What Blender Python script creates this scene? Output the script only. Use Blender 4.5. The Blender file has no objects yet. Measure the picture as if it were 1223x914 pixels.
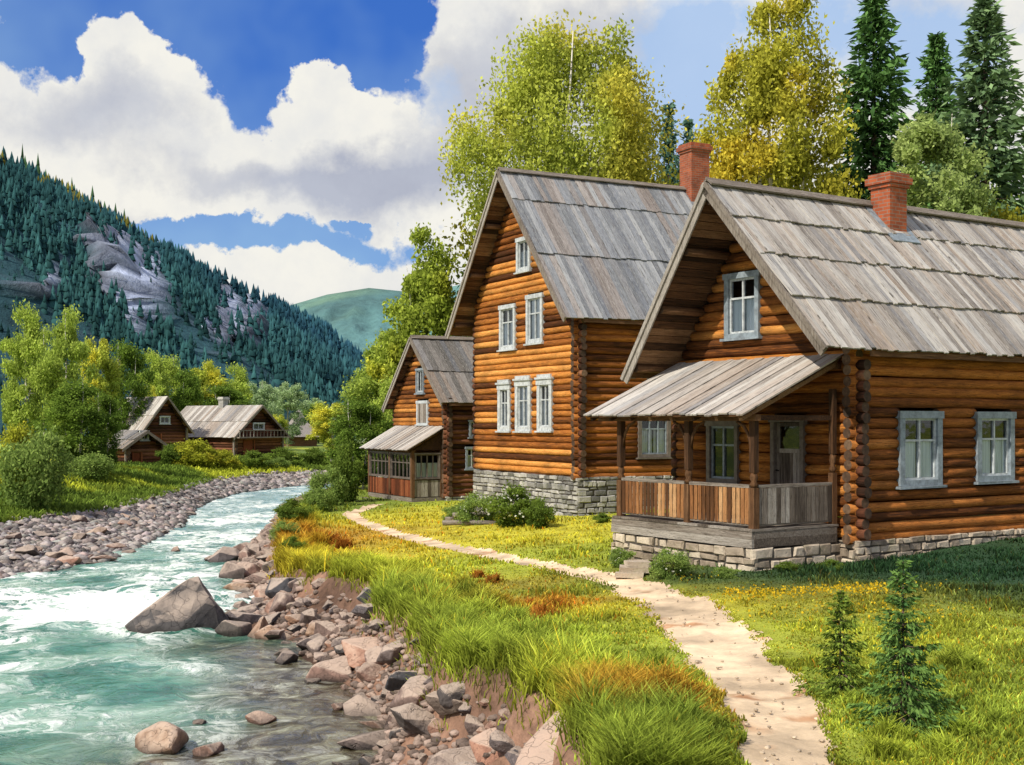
import bpy, bmesh, math, random
import numpy as np
from mathutils import Vector, Matrix
R = random.Random(7)
F, HZ, ZC = 1500.0, 505.0, 2.3
scene = bpy.context.scene
COL = scene.collection
# ------------------------------------------------------------------ helpers
def tag(o, label=None, cat=None, group=None, kind=None):
    if label: o['label'] = label
    if cat: o['category'] = cat
    if group: o['group'] = group
    if kind: o['kind'] = kind
    return o
def empty(name, loc, rz=0.0, label=None, cat=None, group=None, scale=(1, 1, 1)):
    o = bpy.data.objects.new(name, None); COL.objects.link(o)
    o.location = loc; o.rotation_euler = (0, 0, rz); o.scale = scale; o.empty_display_size = .3
    return tag(o, label, cat, group)
def link(name, me, parent=None, loc=None):
    o = bpy.data.objects.new(name, me); COL.objects.link(o)
    if parent is not None: o.parent = parent
    if loc is not None: o.location = loc
    return o
KIDS = {}
def copy_tree(o, parent=None):
    c = o.copy(); COL.objects.link(c); c.parent = parent
    for ch in [x for x in bpy.data.objects if x.parent == o]:
        copy_tree(ch, c)
    return c
class MB:
    def __init__(s): s.v = []; s.f = []; s.m = []; s.smooth = []
    def poly(s, pts, faces, mat=0, smooth=False):
        b = len(s.v); s.v += [tuple(p) for p in pts]
        for f in faces:
            s.f.append(tuple(b + i for i in f)); s.m.append(mat); s.smooth.append(smooth)
    def box(s, a, b, j=0.0, mat=0):
        x0, y0, z0 = a; x1, y1, z1 = b
        P = [(x0, y0, z0), (x1, y0, z0), (x1, y1, z0), (x0, y1, z0), (x0, y0, z1), (x1, y0, z1), (x1, y1, z1), (x0, y1, z1)]
        if j: P = [tuple(c + R.uniform(-j, j) for c in p) for p in P]
        s.poly(P, [(0, 3, 2, 1), (4, 5, 6, 7), (0, 1, 5, 4), (1, 2, 6, 5), (2, 3, 7, 6), (3, 0, 4, 7)], mat)
    def slab(s, pa, pb, w, t, mat=0):
        pa, pb, w, t = Vector(pa), Vector(pb), Vector(w), Vector(t)
        P = [pa - w - t, pa + w - t, pb + w - t, pb - w - t, pa - w + t, pa + w + t, pb + w + t, pb - w + t]
        s.poly(P, [(0, 3, 2, 1), (4, 5, 6, 7), (0, 1, 5, 4), (1, 2, 6, 5), (2, 3, 7, 6), (3, 0, 4, 7)], mat)
    def tube(s, pts, rad, n=8, mat=0, capmat=None, wob=0.0):
        pts = [Vector(p) for p in pts]; b = len(s.v)
        for i, p in enumerate(pts):
            d = (pts[min(i + 1, len(pts) - 1)] - pts[max(i - 1, 0)]).normalized()
            up = Vector((0, 0, 1)) if abs(d.z) < .95 else Vector((1, 0, 0))
            a = d.cross(up).normalized(); c = a.cross(d)
            r = rad[i] if isinstance(rad, (list, tuple)) else rad
            for k in range(n):
                th = 2 * math.pi * k / n; rr = r * (1 + R.uniform(-wob, wob))
                s.v.append(tuple(p + a * math.cos(th) * rr + c * math.sin(th) * rr))
        for i in range(len(pts) - 1):
            for k in range(n):
                k2 = (k + 1) % n
                s.f.append((b + i * n + k, b + i * n + k2, b + (i + 1) * n + k2, b + (i + 1) * n + k)); s.m.append(mat); s.smooth.append(True)
        cm = mat if capmat is None else capmat
        s.f.append(tuple(b + k for k in range(n))[::-1]); s.m.append(cm); s.smooth.append(False)
        e = b + (len(pts) - 1) * n
        s.f.append(tuple(e + k for k in range(n))); s.m.append(cm); s.smooth.append(False)
    def mesh(s, name, mats):
        me = bpy.data.meshes.new(name); me.from_pydata(s.v, [], s.f)
        for m in (mats if isinstance(mats, (list, tuple)) else [mats]): me.materials.append(m)
        me.polygons.foreach_set('material_index', s.m); me.polygons.foreach_set('use_smooth', s.smooth)
        me.update(); return me
    def build(s, name, mats, parent=None, loc=None):
        return link(name, s.mesh(name, mats), parent, loc)
def np_mesh(name, V, Fq, mat, col=None, smooth=False, nper=4):
    """V (n,3), Fq (m,nper) numpy; col (n,3) vertex colours"""
    me = bpy.data.meshes.new(name); n = len(V); m = len(Fq)
    me.vertices.add(n); me.vertices.foreach_set('co', np.ascontiguousarray(V, np.float32).ravel())
    me.loops.add(m * nper); me.loops.foreach_set('vertex_index', np.ascontiguousarray(Fq, np.int32).ravel())
    me.polygons.add(m); me.polygons.foreach_set('loop_start', np.arange(0, m * nper, nper, dtype=np.int32))
    if smooth: me.polygons.foreach_set('use_smooth', np.ones(m, bool))
    me.materials.append(mat)
    if col is not None:
        a = me.color_attributes.new('Col', 'FLOAT_COLOR', 'POINT')
        c = np.ones((n, 4), np.float32); c[:, :3] = col; a.data.foreach_set('color', c.ravel())
    me.update(calc_edges=True); return me
# numpy value noise
def _h(ix, iy, iz):
    n = (ix * 374761393 + iy * 668265263 + iz * 2147483647 + 12345) & 0x7fffffff
    n = ((n ^ (n >> 13)) * 1274126177) & 0x7fffffff
    return ((n ^ (n >> 16)) & 0xffff) / 65535.0
def vn(x, y, z=None):
    x = np.asarray(x, float); y = np.asarray(y, float); z = np.zeros_like(x) if z is None else np.asarray(z, float)
    ix, iy, iz = np.floor(x).astype(np.int64), np.floor(y).astype(np.int64), np.floor(z).astype(np.int64)
    fx, fy, fz = x - ix, y - iy, z - iz
    fx, fy, fz = [t * t * (3 - 2 * t) for t in (fx, fy, fz)]
    r = 0
    for a in (0, 1):
        for b in (0, 1):
            for c in (0, 1):
                r = r + _h(ix + a, iy + b, iz + c) * (fx if a else 1 - fx) * (fy if b else 1 - fy) * (fz if c else 1 - fz)
    return r * 2 - 1
def fbm(x, y, z=None, o=4):
    s = 0; a = 1; t = 0; k = 1.0
    for i in range(o):
        s = s + a * vn(np.asarray(x) * k + i * 17.3, np.asarray(y) * k + i * 9.1, None if z is None else np.asarray(z) * k); t += a; a *= .5; k *= 2.03
    return s / t
def sstep(a, b, x):
    t = np.clip((x - a) / (b - a), 0, 1); return t * t * (3 - 2 * t)
# ------------------------------------------------------------------ materials
class NT:
    def __init__(s, name):
        s.m = bpy.data.materials.new(name); s.m.use_nodes = True; s.t = s.m.node_tree; s.t.nodes.clear()
        s.out = s.t.nodes.new('ShaderNodeOutputMaterial')
    def n(s, typ, **kw):
        nd = s.t.nodes.new('ShaderNode' + typ)
        for k, v in kw.items():
            if k in nd.inputs: s.set(nd.inputs[k], v)
            else: setattr(nd, k, v)
        return nd
    def set(s, inp, v):
        if isinstance(v, bpy.types.NodeSocket): s.t.links.new(v, inp)
        else: inp.default_value = v
    def coord(s, kind='Object', scale=(1, 1, 1), rot=(0, 0, 0), loc=(0, 0, 0)):
        tc = s.n('TexCoord'); mp = s.n('Mapping'); s.t.links.new(tc.outputs[kind], mp.inputs[0])
        mp.inputs['Scale'].default_value = scale; mp.inputs['Rotation'].default_value = rot; mp.inputs['Location'].default_value = loc
        return mp.outputs[0]
    def noise(s, vec, scale=5, detail=4, rough=.55, dist=0):
        nd = s.n('TexNoise'); s.t.links.new(vec, nd.inputs['Vector']); nd.inputs['Scale'].default_value = scale
        nd.inputs['Detail'].default_value = detail; nd.inputs['Roughness'].default_value = rough; nd.inputs['Distortion'].default_value = dist
        return nd.outputs['Fac']
    def ramp(s, fac, stops, interp='LINEAR'):
        nd = s.n('ValToRGB'); s.t.links.new(fac, nd.inputs[0]); cr = nd.color_ramp; cr.interpolation = interp
        while len(cr.elements) < len(stops): cr.elements.new(.5)
        for e, (p, c) in zip(cr.elements, stops):
            e.position = p; e.color = (c, c, c, 1) if not isinstance(c, (tuple, list)) else (*c[:3], 1)
        return nd.outputs[0]
    def mix(s, fac, a, b, mode='MIX'):
        nd = s.n('Mix', data_type='RGBA', blend_type=mode)
        for i, v in ((0, fac), (6, a), (7, b)):
            if isinstance(v, tuple): v = (*v[:3], 1)
            s.set(nd.inputs[i], v)
        return nd.outputs[2]
    def math(s, op, a, b=0.0, c=None):
        nd = s.n('Math', operation=op); s.set(nd.inputs[0], a); s.set(nd.inputs[1], b)
        if c is not None: s.set(nd.inputs[2], c)
        return nd.outputs[0]
    def rnd(s): return s.n('NewGeometry').outputs['Random Per Island']
    def bump(s, h, strength=.5, dist=.02):
        nd = s.n('Bump'); s.set(nd.inputs['Height'], h); nd.inputs['Strength'].default_value = strength; nd.inputs['Distance'].default_value = dist
        return nd.outputs[0]
    def bsdf(s, color, rough=.8, normal=None, spec=.3, **kw):
        b = s.n('BsdfPrincipled'); s.set(b.inputs['Base Color'], (*color[:3], 1) if isinstance(color, tuple) else color)
        s.set(b.inputs['Roughness'], rough); b.inputs['Specular IOR Level'].default_value = spec
        if normal is not None: s.t.links.new(normal, b.inputs['Normal'])
        for k, v in kw.items(): s.set(b.inputs[k.replace('_', ' ')], v)
        return b
    def done(s, sh):
        s.t.links.new(sh.outputs[0] if hasattr(sh, 'outputs') else sh, s.out.inputs[0]); return s.m
def wood(name, stops, axis, var=.6, rough=.75, dirt=(.03, .02, .012), scale=1.0, grime=.5):
    """weathered wood with grain along a local axis"""
    t = NT(name); sc = [14 * scale] * 3; sc['xyz'.index(axis)] = .9 * scale
    if axis == 'w': sc = [14, .9, .9]
    v = t.coord(scale=tuple(sc)); g = t.noise(v, 2.2, 5, .65, .3)
    rv = t.rnd()
    k = t.math('ADD', t.math('MULTIPLY', g, .75), t.math('MULTIPLY', t.math('SUBTRACT', rv, .5), var))
    c = t.ramp(k, stops)
    big = t.noise(t.coord(scale=(.7, .7, 1.6)), 1.3, 3)
    c = t.mix(t.math('MULTIPLY', t.ramp(big, [(.45, 0.0), (.75, 1.0)]), grime), c, dirt)
    fine = t.noise(v, 7, 5, .7)
    c = t.mix(t.ramp(fine, [(.36, .8), (.47, 0.0)]), c, dirt)
    sp_ = t.noise(t.coord(), 24, 3, .7); c = t.mix(t.ramp(sp_, [(.60, 0.0), (.72, .45)]), c, dirt)
    b = t.bsdf(c, .9, t.bump(t.math('ADD', g, fine), .9, .018), .12)
    return t.done(b)
def roofwood(name, stops, axis_scale, var=.8):
    t = NT(name); v = t.coord(scale=axis_scale)
    g = t.noise(v, 1.6, 5, .7, .2); rv = t.rnd()
    big = t.noise(t.coord(scale=(.5, .4, .4)), 1.1, 3)
    k = t.math('ADD', t.math('MULTIPLY', g, .55), t.math('MULTIPLY', t.math('SUBTRACT', rv, .5), var * .6))
    k = t.math('ADD', k, t.math('MULTIPLY', big, .3))
    c = t.ramp(k, stops)
    r2 = t.math('FRACT', t.math('MULTIPLY', rv, 37.7))
    c = t.mix(t.math('MULTIPLY', t.ramp(r2, [(.74, 0.0), (.90, 1.0)]), .38), c, (.30, .20, .13))
    c = t.mix(t.math('MULTIPLY', t.ramp(r2, [(.12, 1.0), (.24, 0.0)]), .4), c, (.13, .145, .18))
    mossn = t.noise(t.coord(scale=(1.5, 1.2, 1.2)), 2.5, 5, .7)
    c = t.mix(t.ramp(mossn, [(.66, 0.0), (.78, .45)]), c, (.09, .10, .05))
    fine = t.noise(v, 4.5, 4, .7); c = t.mix(t.ramp(fine, [(.36, .85), (.47, 0.0)]), c, (.06, .052, .048)); f2 = t.noise(v, 11, 3, .7); c = t.mix(t.ramp(f2, [(.52, 0.0), (.68, .5)]), c, (.62, .60, .56))
    return t.done(t.bsdf(c, .8, t.bump(t.math('ADD', g, fine), .5, .01)))
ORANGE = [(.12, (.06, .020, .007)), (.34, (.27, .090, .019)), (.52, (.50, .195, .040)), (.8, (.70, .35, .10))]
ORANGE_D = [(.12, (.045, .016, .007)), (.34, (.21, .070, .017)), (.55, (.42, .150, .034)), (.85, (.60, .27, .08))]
BROWN = [(.12, (.03, .017, .011)), (.36, (.12, .058, .028)), (.6, (.24, .13, .065)), (.85, (.36, .22, .12))]
GREYB = [(.1, (.07, .055, .045)), (.35, (.20, .165, .135)), (.6, (.36, .32, .28)), (.85, (.50, .46, .41))]
LIGHTR = [(.08, (.13, .11, .095)), (.34, (.30, .265, .235)), (.55, (.44, .41, .375)), (.85, (.60, .57, .53))]
BLUER = [(.08, (.08, .085, .095)), (.34, (.17, .18, .195)), (.55, (.26, .27, .285)), (.85, (.41, .41, .40))]
DARKR = [(.08, (.05, .045, .042)), (.34, (.11, .10, .09)), (.6, (.19, .17, .155)), (.85, (.28, .26, .24))]
M = {}
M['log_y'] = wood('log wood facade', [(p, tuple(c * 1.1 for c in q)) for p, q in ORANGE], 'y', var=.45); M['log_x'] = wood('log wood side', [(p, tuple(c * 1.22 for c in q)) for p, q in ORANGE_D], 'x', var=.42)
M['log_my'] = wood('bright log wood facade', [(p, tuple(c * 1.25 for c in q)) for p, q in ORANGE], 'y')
REDB = [(.12, (.03, .014, .009)), (.36, (.13, .048, .026)), (.6, (.26, .105, .055)), (.85, (.38, .20, .11))]
M['log_old_y'] = wood('old log wood facade', REDB, 'y'); M['log_old_x'] = wood('old log wood side', REDB, 'x')
def endgrain():
    t = NT('log end grain'); w = t.noise(t.coord(), 14, 4); r = t.rnd()
    c = t.ramp(t.math('ADD', t.math('MULTIPLY', w, .6), t.math('MULTIPLY', r, .4)), [(.25, (.022, .013, .008)), (.55, (.085, .048, .028)), (.8, (.20, .125, .075))])
    return t.done(t.bsdf(c, .85, t.bump(w, .5, .01)))
M['end'] = endgrain()
M['grey_z'] = wood('weathered boards upright', GREYB, 'z', grime=.3); M['grey_y'] = wood('weathered boards long', GREYB, 'y', grime=.3); M['grey_x'] = wood('weathered boards across', GREYB, 'x', grime=.3)
M['brown_z'] = wood('brown boards upright', BROWN, 'z', grime=.4); M['brown_y'] = wood('brown boards long', BROWN, 'y', grime=.4); M['brown_x'] = wood('brown boards across', BROWN, 'x', grime=.4)
M['picket'] = wood('warm fence boards', [(.1, (.10, .045, .02)), (.35, (.30, .13, .05)), (.6, (.48, .24, .10)), (.85, (.60, .36, .18))], 'z', var=.9, grime=.25)
M['panel_red'] = wood('red brown panel', [(.1, (.06, .02, .01)), (.4, (.22, .06, .025)), (.8, (.34, .12, .05))], 'z', grime=.3)
M['roof_h'] = roofwood('silver roof boards', [(p, tuple(c * .98 for c in q)) for p, q in LIGHTR], (12, .5, .5)); M['roof_m'] = roofwood('blue grey roof boards', BLUER, (10, .5, .5))
M['roof_s'] = roofwood('dark roof boards', DARKR, (9, .5, .5)); M['roof_b'] = roofwood('pale barn roof boards', LIGHTR, (.5, 9, .5))
M['roof_p'] = roofwood('pale porch roof boards', [(p, tuple(c * 1.12 for c in q)) for p, q in LIGHTR], (.5, 9, .5), var=.6)
def paintmat(name, col, col2):
    t = NT(name); n1 = t.noise(t.coord(), 9, 5, .7); c = t.mix(t.ramp(n1, [(.38, 0.0), (.68, 1.0)]), col, col2)
    return t.done(t.bsdf(c, .6, t.bump(n1, .3, .005)))
M['paint_w'] = paintmat('chipped white paint', (.56, .59, .60), (.30, .32, .33)); M['paint_g'] = paintmat('grey blue paint', (.27, .32, .36), (.14, .16, .18))
M['paint_d'] = paintmat('brown grey paint', (.17, .14, .12), (.09, .07, .055))
M['dark'] = NT('dark interior'); M['dark'] = M['dark'].done(M['dark'].bsdf((.012, .010, .009), .95))
def curtain():
    t = NT('curtain cloth'); v = t.coord(scale=(22, 22, .6)); n1 = t.noise(v, 1, 3); c = t.ramp(n1, [(.3, (.30, .32, .34)), (.45, (.70, .71, .71)), (.7, (.88, .88, .86))])
    return t.done(t.bsdf(c, .9, t.bump(n1, .5, .02)))
M['curtain'] = curtain()
def glass():
    t = NT('window glass'); g = t.n('BsdfGlossy'); g.inputs['Roughness'].default_value = .04; g.inputs['Color'].default_value = (.9, .95, 1, 1)
    nb = t.noise(t.coord(), 3, 2); t.t.links.new(t.bump(nb, .12, .02), g.inputs['Normal'])
    tr = t.n('BsdfTransparent'); tr.inputs['Color'].default_value = (.86, .93, 1.0, 1)
    fr = t.n('Fresnel'); fr.inputs[0].default_value = 1.45
    mx = t.n('MixShader'); t.t.links.new(t.math('ADD', fr.outputs[0], .02), mx.inputs[0]); t.t.links.new(tr.outputs[0], mx.inputs[1]); t.t.links.new(g.outputs[0], mx.inputs[2])
    return t.done(mx)
M['glass'] = glass()
def stone(name, stops, var=.5, scale=3.0, moss=.0):
    t = NT(name); v = t.coord(); n1 = t.noise(v, scale, 6, .65, .4); r = t.rnd()
    c = t.ramp(t.math('ADD', t.math('MULTIPLY', n1, .7), t.math('MULTIPLY', t.math('SUBTRACT', r, .3), var)), stops)
    n2 = t.noise(v, scale * 5, 4, .7); c = t.mix(t.ramp(n2, [(.30, .5), (.42, 0.0)]), c, tuple(x * .3 for x in stops[0][1]))
    if moss:
        n3 = t.noise(v, 1.8, 5, .7); c = t.mix(t.ramp(n3, [(.55, 0.0), (.7, moss)]), c, (.10, .12, .03))
    if 'rock' in name:
        gp = t.n('NewGeometry'); pz = t.n('SeparateXYZ'); t.t.links.new(gp.outputs['Position'], pz.inputs[0]); wet = t.math('ADD', pz.outputs[2], t.math('MULTIPLY', n1, .12)); oi = t.n('ObjectInfo').outputs['Random']; c = t.mix(1.0, c, t.ramp(oi, [(0.0, (.70, .74, .80)), (.35, (1.0, .95, .9)), (.7, (1.15, .95, .82)), (1.0, (.9, .9, .72))]), 'MULTIPLY')
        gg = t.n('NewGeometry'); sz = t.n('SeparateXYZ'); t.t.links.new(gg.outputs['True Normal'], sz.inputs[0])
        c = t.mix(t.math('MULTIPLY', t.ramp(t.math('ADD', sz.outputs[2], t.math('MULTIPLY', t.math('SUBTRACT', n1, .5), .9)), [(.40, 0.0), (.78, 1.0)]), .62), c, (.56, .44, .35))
        vo = t.n('TexVoronoi', feature='DISTANCE_TO_EDGE'); wv = t.n('VectorMath', operation='MULTIPLY_ADD'); nn_ = t.n('TexNoise'); t.t.links.new(v, nn_.inputs['Vector']); nn_.inputs['Scale'].default_value = 2.0
        t.t.links.new(nn_.outputs['Color'], wv.inputs[0]); wv.inputs[1].default_value = (1.6, 1.6, 1.6); t.t.links.new(v, wv.inputs[2]); t.t.links.new(wv.outputs[0], vo.inputs['Vector']); vo.inputs['Scale'].default_value = 1.5
        cr = t.ramp(vo.outputs['Distance'], [(0.0, 1.0), (.014, 0.0)]); c = t.mix(t.math('MULTIPLY', cr, t.ramp(n2, [(.45, 0.0), (.55, .35)])), c, (.03, .025, .025)); n1 = t.math('SUBTRACT', n1, t.math('MULTIPLY', cr, .5))
    if 'rock' in name: c = t.mix(t.ramp(t.math('SUBTRACT', wet, -1.56), [(.02, .8), (.16, 0.0)]), c, (.03, .026, .024))
    return t.done(t.bsdf(c, .8, t.bump(t.math('ADD', n1, t.math('MULTIPLY', n2, .5)), .8, .045)))
M['block'] = stone('foundation stone', [(.15, (.15, .115, .085)), (.4, (.36, .29, .22)), (.65, (.60, .51, .40))], moss=.4)
M['block_g'] = stone('grey foundation stone', [(.2, (.13, .125, .12)), (.45, (.30, .29, .27)), (.7, (.50, .48, .44))], moss=.3)
M['mortar'] = stone('dark mortar', [(.3, (.045, .038, .032)), (.7, (.11, .095, .08))])
M['rock'] = stone('bank rock', [(.2, (.075, .060, .058)), (.42, (.19, .155, .15)), (.6, (.32, .24, .215)), (.85, (.50, .39, .33))], var=.15, scale=1.6)
M['rock_p'] = stone('pinkish rock', [(.2, (.12, .075, .06)), (.42, (.31, .19, .15)), (.65, (.48, .33, .26)), (.85, (.62, .48, .38))], var=.15, scale=1.6)
M['rock_d'] = stone('dark wet rock', [(.2, (.04, .04, .045)), (.45, (.11, .105, .11)), (.65, (.22, .19, .18)), (.9, (.46, .35, .29))], var=.15, scale=1.3)
def brick():
    t = NT('red brick'); tc = t.n('TexCoord'); sx = t.n('SeparateXYZ'); t.t.links.new(tc.outputs['Object'], sx.inputs[0])
    cb = t.n('CombineXYZ'); t.t.links.new(t.math('ADD', sx.outputs[0], sx.outputs[1]), cb.inputs[0]); t.t.links.new(sx.outputs[2], cb.inputs[1])
    b = t.n('TexBrick'); t.t.links.new(cb.outputs[0], b.inputs[0]); b.inputs['Scale'].default_value = 1.0
    b.inputs['Brick Width'].default_value = .22; b.inputs['Row Height'].default_value = .075; b.inputs['Mortar Size'].default_value = .008
    b.inputs['Color1'].default_value = (.42, .10, .035, 1); b.inputs['Color2'].default_value = (.26, .06, .025, 1); b.inputs['Mortar'].default_value = (.24, .17, .13, 1)
    n1 = t.noise(tc.outputs['Object'], 5, 5); c = t.mix(t.ramp(n1, [(.45, 0.0), (.75, .7)]), b.outputs[0], (.10, .04, .025))
    return t.done(t.bsdf(c, .85, t.bump(b.outputs['Fac'], -.6, .01)))
M['brick'] = brick()
def attr_mat(name, rough=.9, nscale=3.0, amt=.35, bumpd=.05, fine=18.0):
    t = NT(name); a = t.n('Attribute', attribute_name='Col'); v = t.coord()
    n1 = t.noise(v, nscale, 5, .7); n2 = t.noise(v, fine, 4, .7)
    k = t.math('ADD', t.math('MULTIPLY', n1, .6), t.math('MULTIPLY', n2, .4))
    c = t.mix(1.0, a.outputs[0], t.ramp(k, [(.3, 1 - amt * 1.3), (.5, 1.0), (.7, 1 + amt)]), 'MULTIPLY')
    return t.done(t.bsdf(c, rough, t.bump(k, .7, bumpd), .2))
M['ground'] = attr_mat('meadow soil'); M['path'] = attr_mat('trodden dirt', nscale=2.0, amt=.22, bumpd=.03, fine=11)
M['gravel'] = attr_mat('river gravel', nscale=2.5, amt=.5, bumpd=.12, fine=9)
def leafmat(name, tl=.35):
    t = NT(name); a = t.n('Attribute', attribute_name='Col'); r = t.rnd()
    c = t.mix(1.0, a.outputs[0], t.ramp(r, [(0, .65), (1, 1.35)]), 'MULTIPLY')
    d = t.n('BsdfDiffuse'); t.t.links.new(c, d.inputs[0]); tr = t.n('BsdfTranslucent'); t.t.links.new(c, tr.inputs[0])
    mx = t.n('MixShader'); mx.inputs[0].default_value = tl; t.t.links.new(d.outputs[0], mx.inputs[1]); t.t.links.new(tr.outputs[0], mx.inputs[2])
    return t.done(mx)
M['leaf'] = leafmat('leaves', .45); M['needle'] = leafmat('needles', .15); M['grass'] = leafmat('grass blades', .4)
def bark(name, a, b, sc):
    t = NT(name); n1 = t.noise(t.coord(scale=sc), 2.0, 4, .6); c = t.ramp(n1, [(.38, b), (.48, a), (.8, a)])
    return t.done(t.bsdf(c, .85, t.bump(n1, .5, .02)))
M['birch'] = bark('birch bark', (.62, .58, .50), (.06, .05, .04), (1.5, 1.5, 5)); M['bark'] = bark('dark bark', (.14, .10, .07), (.035, .025, .018), (8, 8, 1))
# ------------------------------------------------------------------ terrain
def wp(px, py, z):
    Y = (ZC - z) * F / (py - HZ); return ((px - 611) / F * Y, Y, z)
ZW = -1.6
WR = np.array([(-2.0, -30), (-1.3, 8), (-1.35, 12), (-1.55, 14.3), (-1.55, 16), (-2.0, 17.5), (-2.95, 19.8), (-3.7, 22.1), (-5.1, 24), (-6.2, 30), (-7.95, 36.6), (-9.3, 48.8), (-10.8, 60), (-11.0, 66), (-9.4, 73), (-3, 80), (8, 90), (40, 112), (400, 250)])
ER = np.array([(-.3, -30), (.35, 5), (.80, 8.8), (.62, 10.9), (-.12, 13.7), (-.85, 15.6), (-1.5, 18.1), (-2.5, 22.5), (-4.0, 25.3), (-5.3, 29.1), (-6.0, 32.9), (-6.9, 37.5), (-7.6, 43), (-8.0, 49.5), (-8.7, 56), (-8.6, 62), (-7.2, 69), (-.5, 77), (10.5, 87), (42.5, 109), (403, 247)])
WL = np.array([(-19, -30), (-17, 20), (-14.5, 28), (-12.4, 33), (-11.6, 36), (-12.0, 40), (-12.5, 47), (-14.2, 55.7), (-15.2, 63), (-15.2, 70), (-13.5, 77), (-7, 86), (5, 97), (37, 119), (400, 260)])
GL = np.array([(-26, -30), (-24, 25), (-17.5, 40), (-15.4, 47.7), (-16.2, 60), (-17.2, 70), (-16.5, 80), (-10.5, 91), (2, 102), (34, 124), (398, 266)])
def atx(T, y):
    b = np.interp(y, T[:, 1], T[:, 0])
    if T is ER:   # lobes and bays of the eroded edge
        yy = np.asarray(y, float); b = b + (.36 * vn(yy * .62 + 3.3, yy * 0) + .17 * vn(yy * 1.7 + 8.1, yy * 0)) * sstep(9.2, 11.5, yy) * sstep(44, 28, yy) * (.8 + .02 * yy)
    return b
CT = [wp(*a) for a in [(1022, 665, 0), (1205, 640, .08), (1223, 700, .0), (1400, 800, .05), (1223, 914, -.1), (1000, 914, -.15), (850, 914, -.15), (897, 688, -.28), (820, 675, -.3), (740, 660, -.38), (690, 617, -.42),
      (600, 640, -.5), (500, 640, -.72), (415, 615, -.95), (533, 598, -.82), (441, 605, -1.02), (760, 914, -.1), (700, 850, -.2), (600, 800, -.4), (520, 775, -.5), (465, 745, -.6), (435, 705, -.7),
      (370, 695, -.9), (325, 680, -1.1), (320, 660, -1.1), (330, 640, -1.0), (345, 620, -1.0), (385, 590, -1.05), (405, 566, -1.0), (640, 720, -.35), (560, 700, -.5), (900, 760, -.2), (1100, 740, -.05)]]
CT += [(6, 36, -.1), (10, 30, .05), (14, 40, .1), (3, 44, -.4), (12, 60, .3), (0, 60, -.6), (-4, 75, -.8), (0, 100, -.7), (30, 100, 1), (40, 40, .5), (22, 20, .2), (60, 80, 2), (10, 3, 0), (2, 3, 0)]
CT = np.array(CT)
def terr(x, y):
    x = np.asarray(x, float); y = np.asarray(y, float)
    num = 0; den = 1e-6
    for cx, cy, cz in CT:
        sg = .085 * abs(cy) + 1.0
        w = np.exp(-((x - cx) ** 2 + (y - cy) ** 2) / (2 * sg * sg)) / sg
        num = num + w * cz; den = den + w
    far = 1e-6
    T = (num + far * np.where(y > 60, -.2, 0)) / den
    d_er = x - atx(ER, y); d_wr = x - atx(WR, y)
    T = T + .05 * fbm(x * .55, y * .45, o=3) + .14 * np.exp(-(d_er / 1.1) ** 2) * (fbm(x * 1.1 + 5, y * .8, o=2) + .35)
    span = np.maximum(atx(ER, y) - atx(WR, y), .1)
    t = np.clip(d_wr / span, -3, 1)
    n = fbm(x * 1.6 + 30, y * 1.3, o=3)
    tc_ = np.clip(t, 0, 1); prof = np.where(tc_ < .64, .46 * tc_ / .64, .46 + .54 * sstep(.60, .97, tc_))
    bank = ZW + (T - ZW) * prof + .16 * n * np.sin(np.clip(t, 0, 1) * math.pi)
    bed = ZW + np.clip(t, -3, 0) * .35
    right = np.where(t >= 1, T, np.where(t >= 0, bank, bed))
    # left side
    d_wl = atx(WL, y) - x; gs = np.maximum(atx(WL, y) - atx(GL, y), .1); tl = d_wl / gs
    dg = atx(GL, y) - x
    plain = -1.0 + .5 * sstep(0, 5, dg) * (.6 + .5 * fbm(x * .12, y * .07, o=2)) + .25 * sstep(10, 60, dg) + .35 * sstep(0, 3, dg) * np.exp(-((y - 62) / 16) ** 2) * (1 + fbm(x * .3, y * .12, o=2))
    grav = ZW + .58 * np.clip(tl, 0, 1) + .05 * fbm(x * 1.5, y * 1.5, o=3)
    left = np.where(tl > 1, plain, np.where(tl > 0, grav, ZW + np.clip(tl, -3, 0) * .8))
    mid = .5 * (atx(WR, y) + atx(WL, y))
    z = np.where(x > mid, np.maximum(right, -2.15), np.maximum(left, -2.15))
    far = sstep(115, 220, y)
    z = np.where(far > 0, z * (1 - far) + far * (-.9 + .6 * fbm(x * .01, y * .01)), z)
    return z
def hit(px, py, y0=6.0, dz=0.0):
    Y = np.geomspace(y0, 300, 3000); x = (px - 611) / F * Y; z = ZC + (HZ - py) / F * Y
    h = np.maximum(terr(x, Y), ZW) + dz; k = np.argmax(z <= h)
    return float(x[k]), float(Y[k]), float(h[k])
def gz(x, y): return float(terr(np.array([x]), np.array([y]))[0])
PATH = [(960, 2300, 380), (950, 1300, 150), (942, 1000, 108), (938, 914, 100), (942, 885, 98), (912, 831, 96), (866, 775, 96), (812, 724, 76), (757, 697, 58), (700, 684, 44), (640, 672, 38), (570, 658, 32), (520, 649, 28), (470, 636, 24), (432, 623, 22), (418, 613, 18), (440, 605, 16), (455, 601, 14)]
PW = []
for px, py, w in PATH:
    x, y, z = hit(px, py, 1.5); PW.append((x, y, w / F * y * .5 * (1.14 if y < 24 else 1.0)))
PW = np.array(PW)
def pathdist(x, y):
    best = np.full(np.shape(x), 1e9)
    for (x0, y0, w0), (x1, y1, w1) in zip(PW[:-1], PW[1:]):
        dx, dy = x1 - x0, y1 - y0; t = np.clip(((x - x0) * dx + (y - y0) * dy) / (dx * dx + dy * dy), 0, 1)
        d = np.hypot(x - (x0 + t * dx), y - (y0 + t * dy)) / (w0 + (w1 - w0) * t); best = np.minimum(best, d)
    return best
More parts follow.
